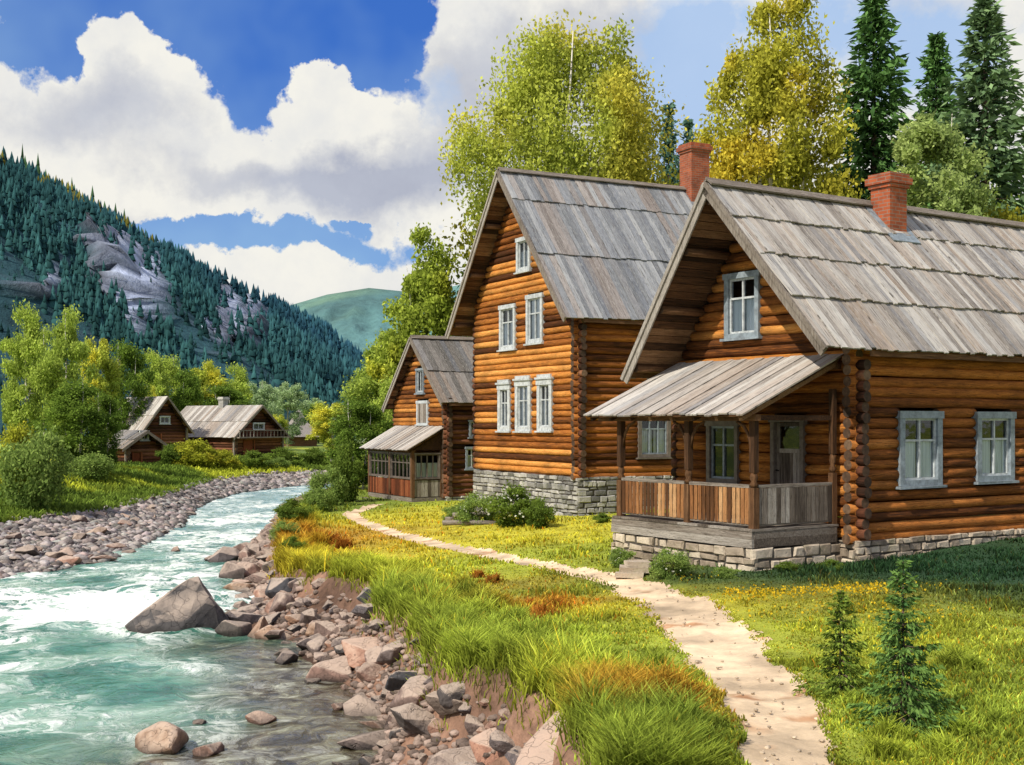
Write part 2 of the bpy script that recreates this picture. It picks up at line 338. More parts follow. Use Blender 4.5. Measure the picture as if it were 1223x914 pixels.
# coloured zones of the meadow  (px, py, radius x, radius y (m), colour, weight)
Y1, Y2, G1, G2, OR, SHADE_G = (.62, .54, .045), (.47, .50, .05), (.28, .36, .05), (.15, .22, .035), (.50, .21, .03), (.022, .065, .030)
ZN = []
for px, py, rx, ry, c, w in [(560, 615, 1.6, 3, Y1, 1.2), (640, 635, 2.5, 2, Y1, 1.2), (500, 622, 2, 3, Y1, 1.0), (900, 712, 1.7, .8, Y1, 1.3), (1040, 715, 1.3, .8, Y1, 1.2), (1000, 745, 2.2, 1.1, Y2, 1.2),
                             (1120, 680, 2.0, 2.2, SHADE_G, 6), (1200, 690, 1.8, 2.6, SHADE_G, 8), (1190, 655, 2.0, 2.5, SHADE_G, 6), (1060, 668, .9, .9, SHADE_G, 3), (1190, 745, 1.2, 1.0, Y2, 1.0), (395, 645, 1.5, 3.0, OR, 1.8), (370, 665, 1.2, 1.8, Y1, 1.0), (440, 660, 1.5, 2, Y1, 1.0),  # darkest green zones paint a tree shadow into the lawn colour
                             (500, 690, 1.3, 1.3, Y2, 1.2), (470, 715, .9, 1.0, G1, 1.0), (590, 700, .8, .8, OR, .7), (655, 722, .5, .5, OR, 1.4), (620, 760, .8, .9, G1, 1.2), (700, 780, .8, .8, G1, 1.5), (620, 700, .9, .9, G2, .8), (800, 840, .35, .35, OR, 1.0),
                             (850, 880, .6, .6, G2, 1.5), (1150, 850, 1.0, .8, G1, 1.3), (1050, 900, .8, .6, Y2, .8), (1200, 900, .6, .6, G1, 1.2), (950, 830, .4, .5, G1, 1.0), (345, 610, 2.0, 5, G2, 1.5), (400, 600, 1.5, 4, G2, 1.4)]:
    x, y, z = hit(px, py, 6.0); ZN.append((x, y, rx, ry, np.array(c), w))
def meadow(x, y):
    c = np.zeros(np.shape(x) + (3,)); base = fbm(x * .35, y * .25, o=3)[..., None]
    c = c + np.array(G1) * (1 - base) * .5 + np.array(Y2) * (1 + base) * .5; den = np.full(np.shape(x), 1.0) * .6; c = c * .6
    wx = x + .5 * fbm(x * 1.2, y * 1.2, o=2); wy = y + .6 * fbm(x * 1.1 + 9, y * 1.1, o=2)
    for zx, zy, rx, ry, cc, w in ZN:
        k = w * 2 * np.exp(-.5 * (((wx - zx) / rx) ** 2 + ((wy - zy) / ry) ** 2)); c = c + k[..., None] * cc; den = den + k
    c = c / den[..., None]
    n = fbm(x * 2.1, y * 1.7, o=3)[..., None]
    return c * (1 + .35 * n)
def gaxis(segs):
    out = [segs[0][0]]
    for a, b, s0, s1 in segs:
        p = a
        while p < b:
            k = (p - a) / (b - a); p += s0 + (s1 - s0) * k; out.append(min(p, b))
    return np.array(sorted(set(np.round(out, 4))))
gy = gaxis([(-25, 3, 4, .5), (3, 7, .3, .11), (7, 20, .055, .09), (20, 30, .1, .16), (30, 60, .16, .4), (60, 130, .4, 1.2), (130, 400, 1.5, 12), (400, 6000, 20, 500)])
gx = gaxis([(-3000, -300, 400, 30), (-300, -60, 25, 4), (-60, -22, 3, .5), (-22, -8, .4, .2), (-8, -1, .12, .1), (-1, 4.2, .055, .06), (4.2, 9, .1, .13), (9, 20, .2, .6), (20, 60, .8, 4), (60, 300, 5, 25), (300, 3000, 30, 400)])
GX, GY = np.meshgrid(gx, gy)
GXf, GYf = GX.ravel(), GY.ravel()
GZ = terr(GXf, GYf)
_pd = pathdist(GXf, GYf); GZ = GZ - .045 * sstep(1.25, .75, _pd) + sstep(1.1, .8, _pd) * (.028 * fbm(GXf * 2.6, GYf * 1.8, o=4) + .012 * vn(GXf * 8, GYf * 6))
V = np.stack([GXf, GYf, GZ], 1)
nx, ny = len(gx), len(gy)
ii = (np.arange(ny - 1)[:, None] * nx + np.arange(nx - 1)[None, :]).ravel()
Q = np.stack([ii, ii + 1, ii + nx + 1, ii + nx], 1)
cx, cy = GXf[Q].mean(1), GYf[Q].mean(1)
pd = pathdist(cx, cy) + .34 * fbm(cx * 1.5, cy * 1.2, o=4) + .16 * vn(cx * 6, cy * 5)
t_r = (cx - atx(WR, cy)) / np.maximum(atx(ER, cy) - atx(WR, cy), .1)
t_l = (atx(WL, cy) - cx) / np.maximum(atx(WL, cy) - atx(GL, cy), .1)
nn = fbm(cx * 1.1, cy * .9, o=3)
is_path = (pd < 1) & (t_r > 1)
midf = .5 * (atx(WR, cy) + atx(WL, cy))
is_bank = (((t_r < .93 + .18 * nn) & (cx > midf)) | ((t_l < 1 + .22 * nn) & (cx <= midf))) & (cy < 125)
def groundcol(x, y):  # meadow right, darker banks left
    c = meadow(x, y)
    left = (x < .5 * (atx(WR, y) + atx(WL, y)))
    n = fbm(x * .09, y * .05, o=3); n2 = fbm(x * .35 + 3, y * .12, o=3)
    lc = np.array(G2) * 1.0 + (np.array((.46, .50, .05)) - np.array(G2)) * sstep(.0, .25, fbm(x * .22 + 3 + y * .10, y * .10, o=3) + .3 * n)[..., None]
    c = np.where(left[..., None], lc, c)
    fary = sstep(90, 260, y)[..., None]
    c = c * (1 - fary) + fary * np.array((.10, .16, .06))
    return c
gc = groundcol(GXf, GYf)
_tr = (GXf - atx(WR, GYf)) / np.maximum(atx(ER, GYf) - atx(WR, GYf), .1); _k = (sstep(1.12, .98, _tr) * (GXf > .5 * (atx(WR, GYf) + atx(WL, GYf))) * (GYf < 60))[:, None]; gc = gc * (1 - _k) + _k * np.array((.16, .10, .06))
def sub_ground(name, mask, mat, col, kind='structure'):
    q = Q[mask]; u, inv = np.unique(q, return_inverse=True)
    me = np_mesh(name, V[u], inv.reshape(q.shape), mat, col[u], smooth=True)
    o = link(name, me); tag(o, kind=kind); return o
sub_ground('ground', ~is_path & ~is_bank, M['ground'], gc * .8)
pn = fbm(GXf * 1.4, GYf * 1.6, o=4)[:, None]
sand = np.array((.66, .50, .33)) * (1 + .5 * pn) * (1 + .18 * fbm(GXf * 5, GYf * 3, o=3))[:, None] * (1 - .25 * sstep(.2, .5, fbm(GXf * .9 + 40, GYf * .9, o=3)))[:, None]
sand = sand * (1 - sstep(.30, .60, fbm(GXf * 1.6, GYf * 2.2, o=4))[:, None] * (1 - np.array((.66, .45, .34))))
sub_ground('path', is_path & ~is_bank, M['path'], sand)
bn = fbm(GXf * .9, GYf * .8, o=4)[:, None]
leftm = (GXf < .5 * (atx(WR, GYf) + atx(WL, GYf)))[:, None]
bcol = np.where(leftm, np.array((.27, .235, .215)) * (1 + .5 * bn), np.array((.20, .115, .078)) * (1 + .8 * bn))
bcol = bcol * (1 - .55 * sstep(ZW + .12, ZW - .02, GZ))[:, None]
sub_ground('riverbank', is_bank, M['gravel'], bcol)
# ------------------------------------------------------------------ water
def watermat():
    t = NT('river water'); v = t.coord(); a = t.n('Attribute', attribute_name='Col')
    sep = t.n('SeparateColor'); t.t.links.new(a.outputs[0], sep.inputs[0])
    warp = t.n('TexNoise'); t.t.links.new(v, warp.inputs['Vector']); warp.inputs['Scale'].default_value = .8; warp.inputs['Detail'].default_value = 3
    vm = t.n('VectorMath', operation='MULTIPLY_ADD'); t.t.links.new(warp.outputs['Color'], vm.inputs[0]); vm.inputs[1].default_value = (1.6, 2.2, 0); t.t.links.new(v, vm.inputs[2])
    nA = t.noise(vm.outputs[0], .75, 6, .62); nB = t.noise(vm.outputs[0], 2.6, 5, .65)
    ridg = t.math('ABSOLUTE', t.math('SUBTRACT', nA, .5)); rB = t.math('ABSOLUTE', t.math('SUBTRACT', nB, .5))
    net = t.math('ADD', t.ramp(ridg, [(.0, 1.0), (.035, .0)]), t.ramp(rB, [(.0, .75), (.03, 0.0)]))
    patch = t.noise(v, .42, 4, .6); lots = t.math('ADD', patch, t.math('MULTIPLY', sep.outputs[0], .30))
    foam = t.math('MULTIPLY', net, t.ramp(lots, [(.52, 0.0), (.75, 1.0)]))
    solid = t.ramp(t.math('ADD', t.math('MULTIPLY', nB, .5), t.math('MULTIPLY', lots, .55)), [(.64, 0.0), (.71, 1.0)])
    foam = t.math('MULTIPLY', t.math('MINIMUM', t.math('ADD', foam, solid), 1.0), t.math('SUBTRACT', 1.0, t.math('MULTIPLY', sep.outputs[1], .75)))
    teal = t.ramp(t.math('ADD', t.math('MULTIPLY', nA, .6), t.math('MULTIPLY', patch, .4)), [(.34, (.014, .105, .082)), (.45, (.06, .22, .165)), (.54, (.19, .37, .28)), (.66, (.46, .60, .49))])
    br = t.ramp(nB, [(.38, (.022, .016, .008)), (.52, (.085, .068, .035)), (.68, (.30, .30, .20))])
    base = t.mix(sep.outputs[1], teal, br)
    far = t.ramp(nB, [(.35, (.10, .26, .27)), (.5, (.24, .42, .43)), (.68, (.6, .72, .72))]); base = t.mix(sep.outputs[2], base, far)
    c = t.mix(foam, base, (.82, .85, .80))
    h = t.math('ADD', t.math('ADD', t.math('MULTIPLY', nA, 1.0), t.math('MULTIPLY', nB, .45)), t.math('MULTIPLY', foam, .12))
    b = t.bsdf(c, t.ramp(foam, [(0, .12), (1, .7)]), t.bump(h, .55, .22), .5); b.inputs['IOR'].default_value = 1.33
    return t.done(b)
wy = gaxis([(-20, 6, 3, 1), (6, 12, .6, .14), (12, 34, .11, .2), (34, 110, .25, 1.0), (110, 210, 2, 8)])
wx = np.linspace(-1, 1, 181)
rowL, rowR = atx(WL, wy) - 1.2, atx(ER, wy) + .3
WX = rowL[:, None] + (rowR - rowL)[:, None] * (wx[None, :] * .5 + .5); WY = np.repeat(wy[:, None], 181, 1)
BXY = hit(212, 750)
rough = .55 * np.exp(-((WX - BXY[0]) / 1.7) ** 2 - ((WY - BXY[1]) / 1.6) ** 2) + np.exp(-((WX + 3 * 0 + .0 * WY) * 0 + 0) ** 2) * 0 + np.exp(-((WY - 27 - .35 * (WX + 9)) / 3.2) ** 2) * sstep(-2.5, -6, WX) + .45 * np.exp(-((WY - 45) / 14) ** 2) + .25
WZ = ZW + (.075 * fbm(WX * .8, WY * .9, o=4) + .05 * fbm(WX * 2.4, WY * 2.6, o=3)) * (.35 + rough) + .16 * np.exp(-((WY - 26.5 - .3 * (WX + 9) + 1.2 * vn(WX * .5, WY * .1)) / 1.0) ** 2) * sstep(-4.5, -7, WX)
dR = atx(WR, WY) - WX; br = sstep(3.0, 1.2, dR + .9 * fbm(WX * .5, WY * .5)) * sstep(24.5, 21, WY) + .75 * sstep(17.8, 14.5, WY + 1.5 * fbm(WX * .5, WY * .4)) * sstep(5.5, 2.5, dR)
fr = sstep(30, 62, WY)
wcol = np.stack([np.clip(rough, 0, 1), np.clip(br, 0, 1), np.clip(fr, 0, 1)], -1).reshape(-1, 3)
nr, nc = WX.shape; ii = (np.arange(nr - 1)[:, None] * nc + np.arange(nc - 1)[None, :]).ravel()
me = np_mesh('river_water', np.stack([WX, WY, WZ], -1).reshape(-1, 3), np.stack([ii, ii + 1, ii + nc + 1, ii + nc], 1), watermat(), wcol, True)
tag(link('river_water', me), kind='structure')
# ------------------------------------------------------------------ house kit (local: x = into the scene along the long wall, y = along the gable wall)
def fp(face, a, d, z): return (-d, a, z) if face == 'F' else (a, -d, z)
def fbox(mb, face, a0, a1, d0, d1, z0, z1, j=0.0):
    p, q = fp(face, a0, d0, z0), fp(face, a1, d1, z1)
    mb.box([min(a, b) for a, b in zip(p, q)], [max(a, b) for a, b in zip(p, q)], j)
def logwall(name, parent, face, rng, z0, z1, d, opens, mat, off=0.0, stick=.2, seg=.8, depth=0.0):
    mb = MB(); z = z0 + d * .5 + off; r = d * .53
    while z < z1:
        ab = rng(z)
        if ab:
            a0, a1 = ab; spans = [(a0 - R.uniform(stick * .7, stick) if stick else a0, a1 + (R.uniform(stick * .7, stick) if stick else 0))]
            for o0, o1, oz0, oz1 in opens:
                if oz0 - d * .3 < z < oz1 + d * .3:
                    ns = []
                    for s0, s1 in spans:
                        if o1 <= s0 or o0 >= s1: ns.append((s0, s1)); continue
                        if o0 - s0 > .05: ns.append((s0, o0))
                        if s1 - o1 > .05: ns.append((o1, s1))
                    spans = ns
            for s0, s1 in spans:
                n = max(2, int((s1 - s0) / seg) + 1); w1, w2 = R.uniform(-.012, .012), R.uniform(-.012, .012); rb = r * R.uniform(.93, 1.05)
                pts = []; rr = []
                for i in range(n + 1):
                    a = s0 + (s1 - s0) * i / n; pts.append(fp(face, a, -r * .9 - depth + R.uniform(-.006, .006), z + w1 + (w2 - w1) * i / n + R.uniform(-.006, .006))); rr.append(rb * R.uniform(.97, 1.03))
                mb.tube(pts, rr, 10, 0, 1, .03)
        z += d
    return mb.build(name, [mat, M['end']], parent)
def window(parent, face, a0, a1, z0, z1, paint, fw=.12, cross=(1, 1), crown=False, curt=True, name='window', plan=None, sill=True, d=.0, label=None):
    fr = MB(); fbox(fr, face, a0, a0 + fw, d - .08, d + .045, z0, z1, .004); fbox(fr, face, a1 - fw, a1, d - .08, d + .045, z0, z1, .004)
    fbox(fr, face, a0 - .03, a1 + .03, d - .08, d + .06, z1 - fw * .9, z1 + .015, .004); fbox(fr, face, a0 + fw, a1 - fw, d - .08, d + .04, z0, z0 + fw * .8, .004)
    if crown:
        fbox(fr, face, a0 - .06, a1 + .06, d - .02, d + .10, z1 + .018, z1 + .08, .005); fbox(fr, face, a0 + .04, a1 - .04, d - .02, d + .07, z1 + .08, z1 + .17, .006)
    w = fr.build(name, paint, parent)
    if label: w['label'] = label
    i0, i1, j0, j1 = a0 + fw, a1 - fw, z0 + fw * .8, z1 - fw * .9; s = MB(); b = .028
    fbox(s, face, i0, i0 + b * 1.4, d - .07, d - .01, j0, j1); fbox(s, face, i1 - b * 1.4, i1, d - .07, d - .01, j0, j1)
    fbox(s, face, i0 + b * 1.4, i1 - b * 1.4, d - .07, d - .01, j0, j0 + b * 1.5); fbox(s, face, i0 + b * 1.4, i1 - b * 1.4, d - .07, d - .01, j1 - b * 1.5, j1)
    for k in range(cross[0]):
        c = i0 + (i1 - i0) * (k + 1) / (cross[0] + 1); fbox(s, face, c - b * .7, c + b * .7, d - .066, d - .006, j0 + b * 1.5, j1 - b * 1.5)
    for k in range(cross[1]):
        c = j0 + (j1 - j0) * (.64 if cross[1] == 1 else (k + 1) / (cross[1] + 1)); fbox(s, face, i0 + b * 1.4, i1 - b * 1.4, d - .062, d - .012, c - b * .7, c + b * .7)
    s.build('sash', M['paint_w'] if paint != M['paint_d'] else (M['paint_d'] if d else M['paint_g']), w)
    g = MB(); g.poly([fp(face, i0 + .01, d - .042, j0 + .01), fp(face, i1 - .01, d - .042, j0 + .01), fp(face, i1 - .01, d - .042, j1 - .01), fp(face, i0 + .01, d - .042, j1 - .01)], [(0, 1, 2, 3) if face == 'S' else (3, 2, 1, 0)]); g.build('pane', M['glass'], w)
    if curt:
        c = MB(); n = 26; top = j0 + (j1 - j0) * (.98 if curt == 'full' else .64)
        for lo, hi in ((0, .47), (.53, 1)) if curt != 'full' else ((0, 1),):
            pts = []; fs = []
            for k in range(n + 1):
                a = i0 + (i1 - i0) * (lo + (hi - lo) * k / n); dd = d - .085 + .014 * math.sin(k * 1.7) + R.uniform(-.004, .004)
                pts += [fp(face, a, dd, j0), fp(face, a, dd, top)]
                if k: fs.append((2 * k - 2, 2 * k, 2 * k + 1, 2 * k - 1))
            c.poly(pts, fs, 0, True)
        c.build('curtain', M['curtain'], w)
    bk = MB(); fbox(bk, face, a0 + .02, a1 - .02, d - .42, d - .40, z0, z1); bk.build('dark_recess', M['dark'], w)
    if sill:
        sl = MB(); fbox(sl, face, a0 - .06, a1 + .06, d - .03, d + .10, z0 - .05, z0 - .002, .004); sl.build('sill', paint, w)
    return w
def stones(name, parent, runs, mat, name2='mortar_core'):
    """runs: (face, a0, a1, plane d, z0, z1) dressed field stones in uneven courses"""
    mb = MB(); core = MB()
    for face, a0, a1, d, z0, z1 in runs:
        fbox(core, face, a0 + .02, a1 - .02, d - .25, d - .035, z0 - .3, z1 - .02)
        z = z0
        while z < z1 - .02:
            h = R.uniform(.09, .21)
            if z + h > z1 - .05: h = z1 - z
            a = a0
            while a < a1 - .02:
                w = R.uniform(.12, .50)
                if a + w > a1 - .1: w = a1 - a
                g = .012; o = R.uniform(-.02, .025); j = .034
                P = []
                for (aa, zz) in ((a + g, z + g), (a + w - g, z + g), (a + w - g, z + h - g), (a + g, z + h - g)):
                    P.append((aa + R.uniform(-j, j) * .8, zz + R.uniform(-j, j) * .6))
                ca, cz = sum(p[0] for p in P) / 4, sum(p[1] for p in P) / 4
                back = [fp(face, p[0], d - .1, p[1]) for p in P]; mid = [fp(face, p[0], d + o - .03, p[1]) for p in P]
                fr = [fp(face, ca + (p[0] - ca) * .82, d + o + R.uniform(-.006, .006), cz + (p[1] - cz) * .75) for p in P]
                n = 4; fs = []
                for k in range(4):
                    k2 = (k + 1) % 4; fs += [(k, k2, 4 + k2, 4 + k), (4 + k, 4 + k2, 8 + k2, 8 + k)]
                fs.append((8, 9, 10, 11)); mb.poly(back + mid + fr, fs)
                a += w
            z += h
    o = mb.build(name, mat, parent); core.build(name2, M['mortar'], o); return o
def roof(parent, ax, u0, u1, eave, ridge, tiers, bw, mat, name='roof_slope', th=.014, endj=.03):
    """boarded slope; ax maps (u, c, z) -> local xyz; eave/ridge = (c, z)"""
    mb = MB(); (ce, ze), (cr, zr) = eave, ridge; L = math.hypot(cr - ce, zr - ze); dc, dz = (cr - ce) / L, (zr - ze) / L
    nc_, nz_ = -dz, dc
    if nz_ < 0: nc_, nz_ = -nc_, -nz_
    def P(u, s, h): return Vector(ax(u, ce + dc * s + nc_ * h, ze + dz * s + nz_ * h))
    cuts = [0] + [L * t for t in tiers] + [L]; N = len(cuts) - 1
    for k in range(N):
        s0, s1 = cuts[k], cuts[k + 1]; u = u0
        while u < u1 - .02:
            w = bw * R.uniform(.7, 1.3)
            if u + w > u1 - .06: w = u1 - u
            up = .004 + (R.uniform(0, 1) < .45) * .016 + R.uniform(-.003, .003)
            lo = s0 - (.07 if k else 0) + R.uniform(-endj, endj); hi = s1 + (.02 if k == N - 1 else .05)
            hl = th + up + (.045 if k else 0); hh = th + up
            if k == N - 1: hh = th + up
            sk = R.uniform(-.01, .01)
            w2 = (P(1, 0, 0) - P(0, 0, 0)) * (w * .5 - .006); tt = (P(0, 0, 1) - P(0, 0, 0)) * th
            mb.slab(P(u + w / 2 + sk, lo, hl), P(u + w / 2 - sk, hi, hh), w2, tt); u += w
        if k:   # dark batten under the lap
            mb.slab(P(u0 + .02, s0 - .02, .03), P(u1 - .02, s0 - .02, .03), P(0, .02, 0) - P(0, 0, 0), (P(0, 0, 1) - P(0, 0, 0)) * .016)
    o = mb.build(name, mat, parent)
    un = MB(); nb = int(L / .17); ws = (L - .06) / nb
    for i in range(nb):
        sm = .03 + ws * (i + .5); hh = -.026 + R.uniform(-.004, .004)
        un.slab(P(u0 + .03, sm, hh), P(u1 - .03, sm, hh), P(0, ws / 2 - .006, 0) - P(0, 0, 0), (P(0, 0, 1) - P(0, 0, 0)) * .011)
    un.build('underlay', M['brown_x'] if abs(ax(1, 0, 0)[0] - ax(0, 0, 0)[0]) > .5 else M['brown_y'], o)
    return o
def house(name, loc, th, label, W, Lh, va, zt, right, left, z0, ulip, d, opensF, opensS, mats, tiers, bw, corner=0.0):
    """gable facade on y, apex at (va, zt); right/left = eave (c,z)"""
    H = empty(name, loc, th, label, 'house'); mf, ms, mr = mats
    sr = (zt - right[1]) / (va - right[0]); sl = (zt - left[1]) / (left[0] - va)
    def rngF(z):
        if z > zt - .3: return None
        lo = 0 if z < right[1] + sr * (0 - right[0]) - .05 else right[0] + (z + .12 - right[1]) / sr + .02
        hi = W if z < left[1] + sl * (left[0] - W) - .05 else left[0] - (z + .12 - left[1]) / sl - .02
        return (lo, hi) if hi - lo > .25 else None
    zwr = right[1] + sr * (0 - right[0]); zwl = left[1] + sl * (left[0] - W)
    def rngF1(z): return rngF(z)
    zb = min(zwr, zwl) - .1
    logwall('gable_wall', H, 'F', lambda z: rngF(z), z0, zt, d, opensF, mf, stick=0, seg=.7)
    # protruding ends of the gable logs at the two corners
    for a0, a1 in ((-.15, 0.01), (W - .01, W + .15)):
        e = MB(); z = z0 + d * .5
        while z < zb:
            j = R.uniform(-.05, .03); p, q = ((a0 + j, a1) if a0 < 0 else (a0, a1 - j))
            e.tube([fp('F', p, -d * .5, z + R.uniform(-.01, .01)), fp('F', q, -d * .5, z)], d * .53, 9, 0, 1, .04)
            z += d
        e.build('log_corner', [M['log_old_y'], M['end']], H)
    logwall('side_wall', H, 'S', lambda z: (0, Lh), z0, zwr - .02, d, opensS, ms, off=-d * .5, stick=.16, seg=.9)
    m = MB()   # plain far walls close the house
    m.box((.12, W - .16, z0), (Lh, W, zwl - .06)); m.box((Lh - .2, .2, z0), (Lh, W - .17, zwr - .05))
    pts = [(Lh - .2, .2, zwr - .05), (Lh - .2, W - .2, zwr - .05), (Lh - .2, va, zt - .3), (Lh, .2, zwr - .05), (Lh, W - .2, zwr - .05), (Lh, va, zt - .3)]
    m.poly(pts, [(0, 1, 2), (3, 5, 4), (0, 2, 5, 3), (1, 4, 5, 2)])
    m.build('rear_wall', ms, H)
    ax = lambda u, c, z: (u, c, z)
    roof(H, ax, ulip, Lh + .4, right, (va, zt), tiers, bw, mr)
    roof(H, ax, ulip, Lh + .4, left, (va, zt), tiers, bw, mr)
    rc = MB(); rc.slab((ulip - .02, va + .07, zt + .06), (Lh + .42, va + .07, zt + .06), (0, .085, -.06), (0, .01, .014)); rc.slab((ulip - .02, va - .07, zt + .075), (Lh + .42, va - .07, zt + .075), (0, .085, .07), (0, -.01, .014))
    rc.build('ridge_cap', M['grey_x'], H)
    b = MB()
    for (c, z) in (right, left):
        L = math.hypot(va - c, zt - z); nv = Vector((0, -(zt - z) / L * (1 if c < va else -1), abs(va - c) / L))
        dr = Vector((0, (va - c) / L, (zt - z) / L))
        pa = Vector((ulip - .02, c, z)) - nv * .05 - dr * .05; pb = Vector((ulip - .02, va, zt)) - nv * .05 + dr * .02
        b.slab(pa, pb, nv * .10, (.018, 0, 0)); b.slab(pa - Vector((.037, 0, 0)) + nv * .07, pb - Vector((.037, 0, 0)) + nv * .07, nv * .04, (.018, 0, 0))
    b.build('bargeboard', M['grey_z'], H)
    for (c, z) in (right, left):
        for t in (.10, .42, .72):
            cc, zz = c + (va - c) * t, z + (zt - z) * t - .17
            p = MB(); p.tube([(ulip + .08, cc, zz), (0.3, cc, zz)], .085, 8, 0, 1, .04); p.build('purlin', [M['brown_x'], M['end']], H)
    p = MB(); p.tube([(ulip + .06, va, zt - .27), (.3, va, zt - .27)], .10, 8, 0, 1, .04)
    p.build('purlin', [M['brown_x'], M['end']], H)
    f = MB(); f.slab((.0, right[0] + .03, right[1] - .06), (Lh + .35, right[0] + .03, right[1] - .06), (0, .012, 0), (0, 0, .05)); f.build('eave_board', M['brown_x'], H)
    return H
def chimney(parent, x0, x1, y0, y1, z0, z1):
    m = MB(); m.box((x0, y0, z0), (x1, y1, z1 - .30)); m.box((x0 - .04, y0 - .04, z1 - .30), (x1 + .04, y1 + .04, z1 - .22)); m.box((x0 - .085, y0 - .085, z1 - .22), (x1 + .085, y1 + .085, z1 - .08)); m.box((x0 - .04, y0 - .04, z1 - .08), (x1 + .04, y1 + .04, z1))
    c = m.build('chimney', M['block_g'] if parent.get('category') == 'barn' else M['brick'], parent); f = MB(); f.box((x0 + .12, y0 + .12, z1 - .02), (x1 - .12, y1 - .12, z1 + .012)); f.build('flue', M['dark'], c)
    return c
def flashing(parent, x0, x1, y0, y1, right, apex):
    """thin metal skirt where a chimney meets the front slope"""
    (ce, ze), (cr, zr) = right, apex; s = (zr - ze) / (cr - ce); m = MB()
    z = lambda y: ze + (y - ce) * s
    m.slab((x0 - .09, y0 - .12, z(y0 - .12) + .09), (x0 - .09, y1, z(y1) + .09), (.08, 0, 0), (0, -.005, .01)); m.slab((x1 + .09, y0 - .12, z(y0 - .12) + .09), (x1 + .09, y1, z(y1) + .09), (.08, 0, 0), (0, -.005, .01))
    m.slab((x0 - .15, y0 - .14, z(y0 - .14) + .10), (x1 + .15, y0 - .14, z(y0 - .14) + .10), (0, .09, .09 * s), (0, -.005, .01))
    m.build('flashing', M['paint_g'], parent)
def turned_post(mb, x, y, z0, z1, s=.065):
    mb.box((x - s, y - s, z0), (x + s, y + s, z0 + (z1 - z0) * .38)); a = z0 + (z1 - z0) * .38; b = z0 + (z1 - z0) * .52
    hs = [(a, s * .7), (a + (b - a) * .2, s * 1.25), (a + (b - a) * .4, s * .75), (a + (b - a) * .65, s * 1.15), (b, s * .8)]
    mb.tube([(x, y, h) for h, _ in hs], [r for _, r in hs], 10); mb.box((x - s * .9, y - s * .9, b), (x + s * .9, y + s * .9, z1))
# ------------------------------------------------------------------ main house (right)
th3 = math.radians(33.24)
apex3, right3, left3 = (2.62, 6.80), (-.35, 3.575), (5.10, 3.22)
FW = [(2.39, 3.35, 3.97, 5.24), (2.97, 3.88, 1.10, 2.32), (1.22, 2.07, .45, 2.40)]
SW = [(1.13, 2.31, 1.14, 2.50), (3.35, 4.50, 1.17, 2.50), (6.4, 7.5, 1.17, 2.50)]
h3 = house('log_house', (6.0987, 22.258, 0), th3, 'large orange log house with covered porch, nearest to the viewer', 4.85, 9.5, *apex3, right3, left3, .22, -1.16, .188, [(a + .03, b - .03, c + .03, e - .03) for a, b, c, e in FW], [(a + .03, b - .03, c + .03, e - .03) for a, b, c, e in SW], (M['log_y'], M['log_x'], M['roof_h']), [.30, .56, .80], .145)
window(h3, 'F', *FW[0], M['paint_g'], .11, (1, 1)); window(h3, 'F', *FW[1], M['paint_d'], .10, (1, 1), curt=False)
window(h3, 'S', *SW[0], M['paint_g'], .13, (1, 1)); window(h3, 'S', *SW[1], M['paint_g'], .13, (1, 1)); window(h3, 'S', *SW[2], M['paint_g'], .13, (1, 1))
# door
dm = MB(); a0, a1, b0, b1 = FW[2]
fbox(dm, 'F', a0, a0 + .09, -.1, .05, b0, b1); fbox(dm, 'F', a1 - .09, a1, -.1, .05, b0, b1); fbox(dm, 'F', a0 - .04, a1 + .04, -.1, .065, b1 - .09, b1 + .02); dd = dm.build('door', M['paint_d'], h3)
dl = MB(); fbox(dl, 'F', a0 + .095, a0 + .17, -.08, -.03, b0 + .04, b1 - .1); fbox(dl, 'F', a1 - .17, a1 - .095, -.08, -.03, b0 + .04, b1 - .1)
for q0, q1 in ((b0 + .04, b0 + .14), (b0 + 1.28, b0 + 1.36), (b1 - .17, b1 - .1)): fbox(dl, 'F', a0 + .17, a1 - .17, -.08, -.03, q0, q1)
k = a0 + .17
while k < a1 - .18: fbox(dl, 'F', k + .003, min(k + .085, a1 - .17), -.075, -.045, b0 + .14, b0 + 1.28, .003); k += .088
dl.build('door_leaf', M['grey_z'], dd)
g = MB(); g.poly([fp('F', a0 + .17, -.06, b0 + 1.36), fp('F', a1 - .17, -.06, b0 + 1.36), fp('F', a1 - .17, -.06, b1 - .17), fp('F', a0 + .17, -.06, b1 - .17)], [(3, 2, 1, 0)]); g.build('pane', M['glass'], dd)
g = MB(); fbox(g, 'F', a0 + .02, a1 - .02, -.32, -.30, b0, b1 - .05); g.build('dark_recess', M['dark'], dd)
g = MB(); g.tube([fp('F', a1 - .13, -.02, b0 + .95), fp('F', a1 - .13, .03, b0 + .95), fp('F', a1 - .21, .03, b0 + .94)], .012, 8); g.build('handle', M['dark'], dd)
chimney(h3, 3.30, 3.82, 2.02, 2.52, 5.6, 7.45); flashing(h3, 3.30, 3.82, 2.02, 2.52, right3, apex3)
stones('foundation', h3, [('S', -.03, 9.5, .06, -.35, .215), ('F', .0, 4.85, .06, -.5, .215)], M['block'])
